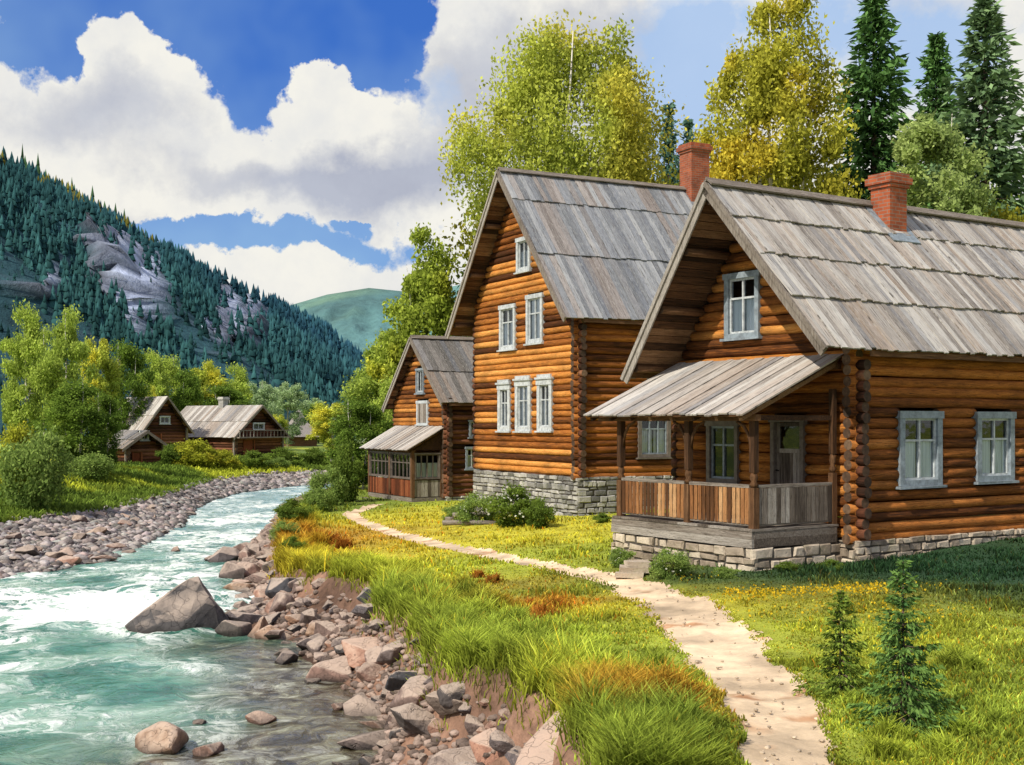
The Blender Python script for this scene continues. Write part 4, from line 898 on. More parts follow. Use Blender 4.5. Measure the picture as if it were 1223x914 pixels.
# big birches behind the houses
bt = leafy(11, 22.4, 11.0, 10.0, 66000, .105, (.10, .16, .025), (.72, .76, .13), (.80, .66, .09), 2.2, 210, 1.0, 6, trunkr=.012, tight=.05)
put('birch_tree', bt, (px2(676, 60), 60, -.4), 'tall birch with drooping yellow green branches behind the tall middle house', 'birch')
bt2 = leafy(23, 19.6, 6.3, 4, 52000, .10, (.08, .11, .015), (.72, .68, .09), (.80, .62, .07), 1.3, 120, 1.0, 4, trunkr=.012, tight=.06)
put('birch_tree', bt2, (px2(932, 50), 50, .2), 'tall golden birch with white stems behind the two brick chimneys', 'birch')
bt3 = leafy(31, 14.2, 3.9, 5, 26000, .09, (.12, .19, .06), (.50, .60, .20), None, .4, 70, 1.0, 2, trunkr=.009)
put('birch_tree', bt3, (px2(1112, 46), 46, .3), 'pale green young birch in front of dark spruces, above the nearest roof', 'birch')
bt4 = leafy(47, 12.3, 5.0, 1.0, 42000, .12, (.06, .11, .018), (.56, .66, .10), (.68, .64, .07), .9, 110, 1.0, 3, trunkr=.008)
put('birch_tree', bt4, (px2(507, 66), 66, -.8), 'tall leafy birch behind the small house', 'birch')
sp1 = spruce(5, 20.8, 8.4, 50, 20, .27, (.022, .065, .022), (.13, .25, .07), dens=36); sp2 = spruce(9, 20.6, 7.4, 48, 19, .27, (.05, .10, .05), (.22, .33, .15), dens=34); sp3 = spruce(15, 16, 5.6, 44, 15, .24, (.04, .10, .075), (.13, .23, .16), dens=26)
put('spruce_tree', sp1, (px2(1043, 54), 54, .3), 'tall dark green spruce just right of the golden birch', 'spruce')
put('spruce_tree', sp2, (px2(1176, 52), 52, .4), 'tall grey green spruce at the right edge', 'spruce', sc=(1.15, 1.15, .96))
put('spruce_tree', sp1, (px2(1118, 60), 60, .4), 'dark spruce with narrow top between the two tallest spruces', 'spruce', rz=2.0, sc=(.85, .85, 1.0))
put('spruce_tree', sp3, (px2(798, 85), 85, .0), 'taller of the two small bluish spruces above the left chimney', 'spruce', sc=(1, 1, 1.52))
put('spruce_tree', sp3, (px2(822, 88), 88, .0), 'shorter of the two small bluish spruces above the left chimney', 'spruce', rz=1.3, sc=(.9, .9, 1.5))
# understorey behind the roofs
us = [leafy(60 + k, 7.5, 6, .6, 26000, .085, (.02, .05, .01), (.20, .27, .04), (.34, .30, .03), .3, 60, 1.0, 2, 'bark') for k in range(2)]
for i, (px, Y, s, l) in enumerate([(625, 66, 1.25, 'round green bush tree left of the tall birch crown'), (650, 68, 1.9, 'dark understorey tree below the middle of the drooping birch'), (740, 66, 2.0, 'dark understorey tree under the right side of the drooping birch'), (880, 58, 1.75, 'leafy understorey tree between chimney and golden birch'),
                                   (965, 56, 1.6, 'dark understorey tree below the golden birch'), (1030, 52, 1.3, 'leafy bush tree behind the right hand brick chimney'), (1090, 52, 1.25, 'dark bush tree at the foot of the narrow spruce'), (1200, 48, 1.3, 'dark bush tree behind the roof at the right edge'), (1150, 50, 1.2, 'dark bush tree right of the pale young birch')]):
    put('bush_tree', us[i % 2], (px2(px, Y), Y, .2), l, 'tree', 'understorey trees behind the roofs', rz=i * 1.1, sc=(s, s, s * 1.08))
# birches and bushes right of the river
lt = [leafy(71, 9, 4.6, .9, 20000, .105, (.12, .20, .03), (.64, .76, .15), None, .3, 70, 1.0, 1), leafy(72, 9, 4.2, .9, 20000, .105, (.13, .20, .03), (.72, .78, .13), (.82, .74, .09), .3, 60, 1.0, 1), leafy(73, 9, 4.8, .5, 20000, .105, (.035, .08, .015), (.26, .38, .06), None, .3, 80, 1.0, 2), leafy(74, 9, 4.4, .7, 20000, .105, (.16, .26, .13), (.58, .72, .38), None, .3, 70, 1.0, 1)]
def tree_px(mi, px, top, base, w, Y, label, group='birches and leafy trees by the river', z=None, name='leafy_tree', rz=None):
    x = px2(px, Y); zb = gz(x, Y) if z is None else z; ht = ZC + (HZ - top) / F * Y - zb
    ht = max(ht, 1.0); wd = w / F * Y; put(name, lt[mi], (x, Y, zb), label, 'tree', group, rz=(px * .7 if rz is None else rz), sc=(wd / 4.4, wd / 4.4, ht / 9))
for a in [(0, 455, 385, 0, 85, 66, 'light green leafy tree left of the small house gable'), (2, 430, 470, 0, 75, 60, 'green leafy tree beside the small house veranda'), (0, 475, 440, 0, 60, 63, 'leafy tree directly behind the small house roof edge'),
          (1, 396, 476, 0, 62, 92, 'round yellow green tree on the meadow across the bend'), (1, 333, 492, 0, 22, 122, 'small bright yellow green tree right of the wide barn'), (2, 378, 480, 0, 42, 185, 'soft green tree behind the tiny far cottage'),
          (0, 30, 352, 0, 58, 72, 'tall pale green birch at the left edge'), (0, 78, 356, 0, 62, 66, 'tallest birch on the left bank, with a white stem'), (1, 118, 394, 0, 50, 80, 'golden yellow birch right of the tallest left bank birch'), (2, 92, 450, 0, 80, 60, 'broad dark green tree at the foot of the tall left birches'), (0, 52, 380, 0, 44, 76, 'slim pale birch between the two tallest left bank birches'),
          (2, 125, 462, 0, 40, 62, 'dark green tree hiding the left end of the shed'), (2, 152, 400, 0, 56, 105, 'green tree rising behind the left barn'), (0, 182, 412, 0, 46, 118, 'light green tree behind the left barn ridge'), (1, 176, 455, 0, 26, 112, 'small yellow treetop above the left barn roof'), (0, 207, 418, 0, 52, 125, 'light green tree between the two barns'),
          (2, 222, 436, 0, 44, 120, 'darker tree between the two barns'), (1, 246, 424, 0, 48, 128, 'yellow green tree above the left end of the wide barn'), (0, 281, 429, 0, 46, 130, 'light green tree above the wide barn chimney'), (3, 312, 450, 0, 44, 136, 'grey green tree behind the wide barn gable'), (3, 343, 452, 0, 46, 142, 'grey green tree right of the wide barn'),
          (2, 268, 455, 0, 60, 126, 'dark green tree close behind the wide barn'), (3, 372, 472, 0, 40, 190, 'hazy green tree far up the valley'), (3, 412, 478, 0, 46, 185, 'hazy green tree by the valley mouth')]:
    tree_px(a[0], a[1], a[2], a[3], a[4], a[5], a[6])
# shrubs
sh = [leafy(81, 1.6, 2.0, .05, 9000, .05, (.03, .07, .014), (.26, .36, .06), None, .2, 40, 1.0, 3, 'bark', .01), leafy(82, 1.6, 2.0, .05, 9000, .05, (.10, .15, .02), (.58, .58, .06), (.75, .55, .05), .2, 40, 1.0, 3, 'bark', .01), leafy(83, 1.6, 2.2, .05, 9000, .05, (.07, .14, .03), (.40, .52, .13), None, .2, 44, 1.0, 3, 'bark', .01)]
def shrub(mi, px, py, w, h, label, group='shrubs on the river banks'):
    x, y, z = hit(px, py); wd = w / F * y; ht = h / F * y
    return put('shrub', sh[mi], (x, y, z - .05), label, 'shrub', group, rz=px * .3, sc=(wd / 2.0, wd / 2.0, ht / 1.6))
for a in [(2, 40, 612, 92, 96, 'large feathery green shrub at the left edge of the river'), (1, 22, 590, 60, 80, 'yellow tipped shrub at the far left edge'), (1, 232, 560, 60, 34, 'yellow shrub in front of the wide barn wall'), (0, 205, 558, 40, 26, 'green shrub between shed and wide barn'), (1, 268, 560, 40, 22, 'low yellow green shrub under the wide barn corner'),
          (0, 300, 560, 46, 20, 'low green shrub below the barn gable'), (0, 335, 556, 46, 20, 'green shrub right of the barn gable'), (2, 105, 575, 60, 34, 'pale shrub below the shed trees'), (0, 375, 556, 40, 20, 'dark low shrub on the far river bend'), (2, 330, 560, 34, 14, 'small pale shrub at the water bend'),
          (0, 414, 600, 50, 66, 'dark green shrub left of the veranda'), (2, 392, 604, 46, 46, 'bushy green shrub on the bank left of the veranda'), (2, 378, 612, 40, 30, 'light feathery shrub on the bank edge'), (0, 350, 628, 50, 32, 'grey green shrub hanging over the far bank'), (2, 340, 645, 36, 24, 'small pale shrub at the bank corner'),
          (0, 350, 662, 34, 22, 'small green shrub above the brown rocks')]:
    shrub(*a)
# flowering bushes beside houses
def bush(mi, px, py, Y, w, h, label):
    x = px2(px, Y); return put('bush', sh[mi], (x, Y, gz(x, Y) - .05), label, 'bush', 'bushes by the house walls', rz=px * .3, sc=(w / F * Y / 2, w / F * Y / 2.2, h / F * Y / 1.6))
B = [bush(0, 612, 625, 35.0, 80, 46, 'large leafy bush with white blossom against the middle foundation'), bush(2, 570, 625, 36.5, 56, 38, 'pale leafy bush at the left end of the middle foundation'), bush(0, 645, 625, 34.0, 46, 34, 'dark leafy bush near the foundation corner'), bush(2, 545, 620, 38.5, 40, 22, 'low bush between the small and middle houses'),
     bush(2, 800, 695, 21.2, 52, 36, 'leafy plant in front of the porch foundation'), bush(2, 742, 672, 23.2, 34, 26, 'leafy plant at the left porch corner'), bush(0, 718, 620, 34.5, 30, 12, 'low plant below the middle side wall'), bush(2, 868, 697, 20.7, 34, 16, 'small flowering plant at the porch foundation corner'),
     bush(0, 940, 690, 21.2, 34, 14, 'small dark plant beside the porch side foundation'), bush(0, 992, 680, 21.0, 34, 16, 'small dark plant near the main corner foundation'), bush(0, 1066, 664, 23.2, 40, 16, 'low dark plant under the first side window')]
# blossoms on the big bush
rsb = np.random.RandomState(5)
for b_, n_ in ((B[0], 150), (B[1], 60), (B[4], 50), (B[5], 40), (B[7], 40)):
    th = rsb.uniform(0, 2 * np.pi, n_); ph = rsb.uniform(.1, 1.4, n_); C = np.stack([np.cos(th) * np.cos(ph) * .95, np.sin(th) * np.cos(ph) * .95, .35 + np.sin(ph) * 1.15], 1)
    v, f, c = quads(C, np.full(n_, .045), rsb, np.tile(np.array([[.75, .76, .66]]), (n_, 1)), asp=.9); link('blossom', np_mesh('blossom', v, f, M['leaf'], c), b_)
# foreground saplings
sap = spruce(77, 1.36, .82, 20, 11, .032, (.035, .09, .03), (.18, .30, .07), .04, 40); sap2 = spruce(78, .95, .66, 15, 10, .030, (.05, .11, .02), (.25, .32, .05), .04, 34)
x, y, z = hit(1078, 868); put('spruce_sapling', sap, (x, y, z), 'taller dark spruce sapling in the right foreground', 'sapling')
x, y, z = hit(1003, 826); put('spruce_sapling', sap2, (x, y, z), 'shorter yellow green spruce sapling beside the path', 'sapling')
# ------------------------------------------------------------------ rocks
def rockmesh(seed, pts=None, mat='rock', sub=2, nz=.05, bev=.085):
    rr = random.Random(seed); bm = bmesh.new()
    if pts is None:
        pts = []
        for i in range(rr.randint(13, 20)):
            v = Vector((rr.gauss(0, 1), rr.gauss(0, 1), rr.gauss(0, 1))).normalized(); v = Vector((v.x, v.y * .9, v.z * .62)) * rr.uniform(.8, 1.0); pts.append(v)
    for p in pts: bm.verts.new(p)
    r = bmesh.ops.convex_hull(bm, input=bm.verts[:])
    bmesh.ops.delete(bm, geom=[e for e in r['geom_interior'] if isinstance(e, bmesh.types.BMVert)], context='VERTS')
    bmesh.ops.bevel(bm, geom=bm.edges[:], offset=bev, segments=2 if bev < .05 else 3, clamp_overlap=True, affect='EDGES', profile=.6)
    bmesh.ops.triangulate(bm, faces=bm.faces[:])
    for k in range(sub):
        bmesh.ops.subdivide_edges(bm, edges=[e for e in bm.edges if e.calc_length() > .22], cuts=1)
        bmesh.ops.triangulate(bm, faces=bm.faces[:])
    co = np.array([v.co[:] for v in bm.verts]); n = fbm(co[:, 0] * 2.2 + seed, co[:, 1] * 2.2, co[:, 2] * 2.2, o=4)
    for v, k in zip(bm.verts, n): v.co *= 1 + nz * 1.6 * k
    me = bpy.data.meshes.new('rock'); bm.to_mesh(me); bm.free(); me.materials.append(M[mat]); me.update(); return me
RM = {m: [rockmesh(100 + i + 20 * j, None, m) for i in range(6)] for j, m in enumerate(('rock', 'rock_p', 'rock_d'))}
def rock(me, x, y, z, sx, sy, sz, rz, label, group=None, tilt=0.0):
    o = link('rock', me); o.location = (x, y, z); o.scale = (sx, sy, sz); o.rotation_euler = (R.uniform(-tilt, tilt), R.uniform(-tilt, tilt), rz); tag(o, label, 'rock', group); return o
BP = [(-1.15, .0, -.45), (-1.05, -.3, -.42), (-.85, -.5, -.25), (-.5, -.55, .02), (-.2, -.35, .30), (.18, -.2, .56), (.34, -.05, .60), (.42, -.25, .50), (.62, -.35, .22), (.80, -.2, -.05), (.95, 0, -.35), (.9, -.4, -.5), (.3, -.7, -.2), (-.3, -.75, -.3), (.1, -.8, -.5), (-.7, -.7, -.5), (-.9, .5, -.5), (.1, .6, .2), (.6, .5, -.1), (-.5, .5, -.1), (.8, .6, -.5), (0, .8, -.5)]
x, y, z = hit(212, 752); s = 125 / F * y / 2.05
rock(rockmesh(500, [Vector(p) for p in BP], 'rock_d', 3, .07, .03), x, y + .3, ZW + .45 * s, s, s, s * .96, 0, 'biggest dark angular boulder standing in the river off the bank')
LR = [(281, 765, 62, 42, 'rock_d', 'angular dark boulder touching the right side of the biggest boulder'), (322, 768, 46, 24, 'rock', 'low brown stone right of the dark boulder at the water line'), (398, 822, 78, 44, 'rock_p', 'pink topped boulder at the water line below the rock pile'), (500, 860, 100, 62, 'rock', 'large grey brown boulder in the lower bank pile'),
      (405, 852, 30, 16, 'rock_p', 'small pale stone at the edge of the brown water'), (428, 850, 24, 16, 'rock', 'small stone right of the pale water edge stone'), (308, 868, 48, 22, 'rock_p', 'lone pink stone standing in the shallow water'), (186, 906, 98, 50, 'rock_p', 'big rounded pink stone in the foreground shallows'), (246, 906, 50, 24, 'rock_p', 'low stone touching the right side of the big foreground stone'),
      (236, 867, 26, 8, 'rock', 'tiny flat stone awash above the foreground stones'), (585, 918, 90, 50, 'rock_p', 'pale boulder at the bottom edge below the eroded bank'), (205, 660, 28, 9, 'rock_p', 'small red brown stone in midstream'), (251, 671, 26, 10, 'rock', 'small dark stone in midstream nearer the right bank'),
      (292, 694, 52, 30, 'rock_p', 'red brown boulder at the far end of the rock pile'), (296, 672, 40, 24, 'rock_p', 'rusty stone below the orange grass'), (120, 672, 46, 13, 'rock_p', 'flat pink stone at the tip of the left gravel bar'), (65, 672, 46, 22, 'rock', 'rounded grey boulder on the left gravel bar'), (30, 668, 34, 20, 'rock_d', 'dark boulder at the left edge of the gravel bar'),
      (335, 735, 52, 36, 'rock', 'grey boulder above the dark boulder in the pile'), (440, 745, 56, 40, 'rock', 'boulder just below the hanging grass of the upper bank'), (385, 770, 46, 34, 'rock', 'grey stone in the middle of the upper rock pile'), (545, 850, 62, 52, 'rock_d', 'dark angular boulder against the lower bank'), (570, 880, 46, 34, 'rock', 'grey stone between dark boulder and eroded bank'),
      (525, 880, 44, 26, 'rock_p', 'pinkish stone below the large lower boulder'), (450, 800, 60, 34, 'rock_p', 'pink boulder in the middle of the bank rocks')]
for i, (px, py, w, h, m, l) in enumerate(LR):
    x, y, z = hit(px, py - h * .12); s = w / F * y / 2; sz = h / F * y / 1.15
    rock(RM[m][i % 6], x, y + s * .4, z + sz * .22, s, s * .9, sz, i * 1.7, l, tilt=.15)
x, y, z = hit(672, 868); rock(rockmesh(333, [Vector((a, b * .6, c * .5)) for a, b, c in [(-1.1, -.5, -.9), (-1, .3, -.8), (1, .4, .9), (1.1, -.2, .75), (.3, -.6, .35), (-.3, -.7, -.2), (.9, -.9, -.2), (-.5, -1, -1), (.6, -1, -1), (0, .9, .4), (-.6, .8, -.4), (1.1, .8, -.5)]], 'rock_p', 3, .07, .04), x + .1, y - .05, z - .04, .52, .6, .58, .5, 'slanting orange brown slab of bare rock in the eroded foreground bank')
# pile of bank rocks
rk_ = random.Random(42); placed = []; cnt = 0; tries = 0
while cnt < 230 and tries < 9000:
    tries += 1; y = 10.5 + 27 * rk_.random() ** 1.2; t = rk_.uniform(-.14, .80); a_, b_ = float(atx(WR, y)), float(atx(ER, y)); x = a_ + (b_ - a_) * t
    if t < 0: x = a_ - rk_.uniform(0, .5)
    s = rk_.choice([.15, .2, .26, .32, .38, .46, .56, .66, .78]) * (.62 if y < 14 else (.8 if y < 18 else 1.0)) * (1 if t < .6 else .8)
    if any((x - q[0]) ** 2 + (y - q[1]) ** 2 < ((s + q[2]) * .62) ** 2 for q in placed): continue
    placed.append((x, y, s)); z = gz(x, y); m = rk_.choice(['rock', 'rock', 'rock_p', 'rock_d'])
    if y < 18: l, gname = ('brown grey bank stone in the near pile below the foreground grass', 'stones in the near bank pile')
    elif y < 26: l, gname = ('brown grey bank stone in the middle pile behind the biggest boulder', 'stones in the middle bank pile')
    else: l, gname = ('brown stone on the far stretch of the right bank', 'stones along the far right bank')
    rock(RM[m][rk_.randrange(6)], x, y, max(z, ZW - .05) + s * .10, s, s * rk_.uniform(.7, 1.1), s * rk_.uniform(.7, 1.1), rk_.uniform(0, 6), l, gname, .35); cnt += 1
# larger stones of the left gravel bar
cnt = 0; placed = []
while cnt < 110:
    y = 31 + 35 * rk_.random() ** 1.5; t = rk_.uniform(-.06, 1.0); a_, b_ = float(atx(WL, y)), float(atx(GL, y)); x = a_ + (b_ - a_) * t
    s = rk_.choice([.22, .28, .34, .42, .5]) * (1.0 if y < 45 else .8)
    if any((x - q[0]) ** 2 + (y - q[1]) ** 2 < ((s + q[2]) * .8) ** 2 for q in placed): cnt += .02; continue
    placed.append((x, y, s)); rock(RM[rk_.choice(['rock', 'rock', 'rock_d', 'rock_p'])][rk_.randrange(6)], x, y, gz(x, y) + s * .12, s, s * rk_.uniform(.7, 1), s * rk_.uniform(.5, .8), rk_.uniform(0, 6), 'flat grey stone among the pebbles of the left gravel bar', 'larger stones on the left gravel bar', .2); cnt += 1
# pebbles as stuff
def pebbles(name, P, s, col, label):
    ico = bmesh.new(); bmesh.ops.create_icosphere(ico, subdivisions=1, radius=1); bv = np.array([v.co[:] for v in ico.verts]); bf = np.array([[v.index for v in f.verts] for f in ico.faces]); ico.free()
    n = len(P); r = np.random.RandomState(2); A = r.uniform(0, 6.28, n); jit = 1 + r.uniform(-.25, .25, (n, len(bv), 1)); v = bv[None] * jit * np.stack([s, s * r.uniform(.6, 1, n), s * r.uniform(.35, .7, n)], 1)[:, None]
    c, s_ = np.cos(A)[:, None], np.sin(A)[:, None]; v = np.stack([v[..., 0] * c - v[..., 1] * s_, v[..., 0] * s_ + v[..., 1] * c, v[..., 2]], -1) + P[:, None]
    f = bf[None] + (np.arange(n) * len(bv))[:, None, None]
    o = link(name, np_mesh(name, v.reshape(-1, 3), f.reshape(-1, 3), M['gravel'], np.repeat(col, len(bv), 0), nper=3)); tag(o, label, 'gravel', kind='stuff')
r = np.random.RandomState(8); n = 17000; y = 28 + 75 * r.rand(n) ** 1.5; t = r.uniform(-.03, 1.05, n); x = atx(WL, y) + (atx(GL, y) - atx(WL, y)) * t
P_ = np.stack([x, y, terr(x, y) + .01], 1); col = np.array((.27, .235, .22)) * r.uniform(.35, 1.7, (n, 1)) * (1 + .05 * r.normal(size=(n, 3)) * np.array([1, .3, .6])); pebbles('gravel', P_, (.035 + .13 * r.rand(n) ** 2.2) * (1 + y / 90), np.clip(col, .01, .8), 'grey and pink river pebbles covering the left bank')
n = 5000; y = 9 + 70 * r.rand(n) ** 1.7; t = r.uniform(-.05, .8, n); x = atx(WR, y) + (atx(ER, y) - atx(WR, y)) * t
P_ = np.stack([x, y, terr(x, y) + .01], 1); col = np.array((.23, .17, .14)) * r.uniform(.4, 1.7, (n, 1)); pebbles('gravel', P_, r.uniform(.02, .075, n) * (1 + y / 40), col * np.ones((1, 3)), 'brown rubble between the rocks of the right bank')
n = 420; k = r.randint(0, len(PW) - 1, n); q = r.rand(n); cxp = PW[k, 0] * (1 - q) + PW[k + 1, 0] * q + r.uniform(-1, 1, n) * PW[k, 2]; cyp = PW[k, 1] * (1 - q) + PW[k + 1, 1] * q
kp = (cyp < 30) & (pathdist(cxp, cyp) < 1.0); cxp, cyp = cxp[kp], cyp[kp]
pebbles('gravel', np.stack([cxp, cyp, terr(cxp, cyp) - .028], 1), r.uniform(.008, .03, len(cxp)), np.array((.50, .40, .29)) * r.uniform(.6, 1.2, (len(cxp), 1)), 'small stones scattered on the dirt path')
# flat step stones by the porch
for i, (px, py, w, h) in enumerate([(752, 688, 34, 8), (756, 680, 34, 8), (760, 672, 30, 8)]):
    x, y, z = hit(px, 690); q = MB(); ww = w / F * y / 2
    q.box((-ww, -.14, 0), (ww, .14, .085), .02); o = q.build('step_stone', M['block'], None, (x + i * .03, y + .10 * i + .2, gz(x, y) - .02 + i * .088)); o.rotation_euler.z = -.15 + .12 * i
    tag(o, ['bottom flat stone of the little stack by the porch corner', 'middle flat stone of the little stack by the porch corner', 'top flat stone of the little stack by the porch corner'][i], 'stone', 'flat stones stacked by the porch')
# old logs lying in front of the middle house
for i, (px, py, l_) in enumerate([(560, 626, 1.3), (566, 620, 1.1), (552, 621, .9)]):
    x, y, z = hit(px, py + 2); q = MB(); q.tube([(-l_ / 2 * 1.2, 0, 0), (0, .02, .015), (l_ / 2 * 1.2, 0, 0)], .075, 8, 0, 1, .08); o = q.build('fallen_log', [M['grey_x'], M['end']], None, (x, y, z + .07 + (i == 1) * .1)); o.rotation_euler.z = .15 * (i - 1)
    tag(o, ['longest grey log lying in the grass before the middle house', 'grey log on top of the little heap before the middle house', 'shortest grey log at the left of the heap'][i], 'log', 'old logs lying in the grass')
# ------------------------------------------------------------------ grass
def blades(name, x, y, h, w, col, lean, label, seed=1):
    r = np.random.RandomState(seed); n = len(x); z = terr(x, y) - .01; a = r.uniform(0, 2 * np.pi, n); la = r.uniform(0, 2 * np.pi, n); ln = lean * h * r.uniform(.3, 1.2, n)
    dx, dy = np.cos(a) * w / 2, np.sin(a) * w / 2; lx, ly = np.cos(la) * ln, np.sin(la) * ln
    b0 = np.stack([x - dx, y - dy, z], 1); b1 = np.stack([x + dx, y + dy, z], 1)
    m0 = np.stack([x - dx * .8 + lx * .3, y - dy * .8 + ly * .3, z + h * .55], 1); m1 = np.stack([x + dx * .8 + lx * .3, y + dy * .8 + ly * .3, z + h * .55], 1)
    t0 = np.stack([x - dx * .12 + lx, y - dy * .12 + ly, z + h * (1 - .25 * lean)], 1); t1 = np.stack([x + dx * .12 + lx, y + dy * .12 + ly, z + h * (1 - .25 * lean)], 1)
    V_ = np.stack([b0, b1, m1, m0, t1, t0], 1).reshape(-1, 3); k = np.arange(n)[:, None] * 6
    F_ = np.concatenate([k + np.array([[0, 1, 2, 3]]), k + np.array([[3, 2, 4, 5]])], 0)
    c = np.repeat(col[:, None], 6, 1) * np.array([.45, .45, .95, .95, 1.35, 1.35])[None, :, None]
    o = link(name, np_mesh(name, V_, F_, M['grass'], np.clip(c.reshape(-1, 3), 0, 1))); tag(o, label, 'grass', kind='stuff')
r = np.random.RandomState(21)
def houses_mask(x, y):
    """true where a house or porch stands"""
    out = np.zeros(len(x), bool)
    for (ox, oy), th, x0, x1, y0, y1 in (((6.0987, 22.258), th3, -.05, 9.5, -.03, 4.9), ((6.0987, 22.258), th3, -2.2, 0, .3, 4.25), ((1.939, 36.818), thm, -.05, 9.6, -.05, 7.1), ((-2.657, 51.1), thm, -1.5, 6.6, -.05, 5.8)):
        u = (x - ox) * math.cos(th) + (y - oy) * math.sin(th); v = -(x - ox) * math.sin(th) + (y - oy) * math.cos(th); out |= (u > x0) & (u < x1) & (v > y0) & (v < y1)
    return out
# lawn
n = 330000; y = 1 / (1 / 6.5 + (1 / 60 - 1 / 6.5) * r.rand(n)); x = y * r.uniform(-.42, .46, n)
er = atx(ER, y); span = np.maximum(er - atx(WR, y), .1); tr = (x - atx(WR, y)) / span; pdd = pathdist(x, y) + .34 * fbm(x * 1.5, y * 1.2, o=4) + .16 * vn(x * 6, y * 5)
kp = (tr > .97 + .1 * fbm(x * 1.1, y * .9, o=3)) & (pdd > .80 + .16 * r.rand(n)) & ~houses_mask(x, y); x, y = x[kp], y[kp]; de = x - atx(ER, y); pdd = pdd[kp]
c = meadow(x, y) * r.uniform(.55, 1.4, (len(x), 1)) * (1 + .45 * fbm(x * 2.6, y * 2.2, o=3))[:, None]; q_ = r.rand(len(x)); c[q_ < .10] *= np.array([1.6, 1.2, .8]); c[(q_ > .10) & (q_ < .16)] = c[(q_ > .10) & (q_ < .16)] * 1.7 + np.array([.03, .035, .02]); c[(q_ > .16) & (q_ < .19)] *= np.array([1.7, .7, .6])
pn = fbm(x * .8, y * .8, o=3)
h = np.clip(.75 + 1.3 * fbm(x * 1.6 + 4, y * 1.4, o=3), .5, 1.8) * (.045 + .05 * np.clip(pn + .3, 0, 1) + .17 * np.exp(-(np.maximum(de, 0) / 1.0) ** 2) * (1 + .5 * pn)) * (.6 + .8 * r.rand(len(x))) * (1 + .012 * y)
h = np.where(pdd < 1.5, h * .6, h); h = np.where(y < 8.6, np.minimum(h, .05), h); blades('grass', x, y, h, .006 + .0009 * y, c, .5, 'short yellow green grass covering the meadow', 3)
# tall tufts
def tufts(centres, rad, hmin, hmax, per, name_label, seed, colf=None, lean=.7, wd=.010):
    r = np.random.RandomState(seed); X_ = []; Y_ = []; H_ = []; C_ = []
    for (cx_, cy_, s) in centres:
        k = int(per * s); a = r.uniform(0, 6.28, k); q = np.abs(r.normal(0, rad * s, k)); X_.append(cx_ + np.cos(a) * q); Y_.append(cy_ + np.sin(a) * q); H_.append(r.uniform(hmin, hmax, k) * s * np.exp(-(q / (rad * s * 2.2)) ** 2)); tint = r.uniform(.75, 1.3)
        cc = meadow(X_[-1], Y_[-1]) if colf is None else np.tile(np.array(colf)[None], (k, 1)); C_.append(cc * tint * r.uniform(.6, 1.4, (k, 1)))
    X_, Y_, H_, C_ = map(np.concatenate, (X_, Y_, H_, C_)); ok = (pathdist(X_, Y_) > 1.2) & (Y_ > 8.4 - .35 * (X_ > 3)); X_, Y_, H_, C_ = X_[ok], Y_[ok], H_[ok], C_[ok]; H_ = H_ * np.clip(.35 + (pathdist(X_, Y_) - 1.2) * .8, .35, 1); blades('grass', X_, Y_, H_, wd * (1 + .05 * Y_), C_, lean, name_label, seed)
cs = []
for i in range(520):
    y = 1 / (1 / 7.5 + (1 / 48 - 1 / 7.5) * r.rand()); x = float(atx(ER, y)) + abs(r.normal(.0, .5)) - .05 * (1 + .02 * y)
    cs.append((x, y, r.uniform(.6, 1.25) * (1 + .012 * y)))
tufts(cs, .13, .16, .36, 150, 'long tussock grass overhanging the eroded river bank', 31)
cs = []
for px, py, s in [(800, 850, 1.0), (780, 880, 1.1), (830, 880, 1.1), (760, 840, .9), (740, 820, .8), (815, 905, 1.1), (860, 900, 1.0), (870, 870, .7), (1140, 795, 1.0), (1160, 800, .8), (700, 790, .9), (660, 790, .9), (640, 770, .8), (690, 760, .8), (730, 790, .8), (610, 790, .8), (620, 740, .8), (600, 720, .8), (560, 760, .8), (540, 730, .8),
                  (975, 838, .7), (1015, 838, .6), (1060, 880, .8), (1110, 872, .8), (1150, 880, .8), (1000, 860, .5), (1190, 870, .8), (1050, 905, .9), (1130, 905, .9), (820, 820, .6)]:
    x, y, z = hit(px, py); cs.append((x, y, s)); cs.append((x + r.normal(0, .12), y + r.normal(0, .12), s * .8))
tufts(cs, .10, .14, .30, 230, 'tall wild grass clumps in the foreground', 33, wd=.007)
cs = []
for px, py, s in [(800, 870, .9), (780, 850, .8), (650, 735, .9), (665, 725, .8), (640, 745, .8), (590, 695, .8), (570, 690, .8), (395, 650, 1.5), (380, 645, 1.5), (410, 655, 1.3), (365, 660, 1.2), (805, 895, .7)]:
    x, y, z = hit(px, py); cs.append((x, y, s)); cs.append((x + r.normal(0, .2), y + r.normal(0, .2), s * .8))
tufts(cs, .15, .14, .32, 110, 'rust orange seeding grass along the top of the bank', 35, (.42, .17, .03))
# left bank grass
n = 60000; y = 36 + 90 * r.rand(n) ** 1.6; x = atx(GL, y) - r.exponential(7, n) + .3; kp = x > -.45 * y; x, y = x[kp], y[kp]
c = groundcol(x, y) * r.uniform(.6, 1.5, (len(x), 1)); blades('grass', x, y, r.uniform(.12, .35, len(x)), .05 + .0008 * y, c, .5, 'meadow grass on the left bank below the barns', 5)
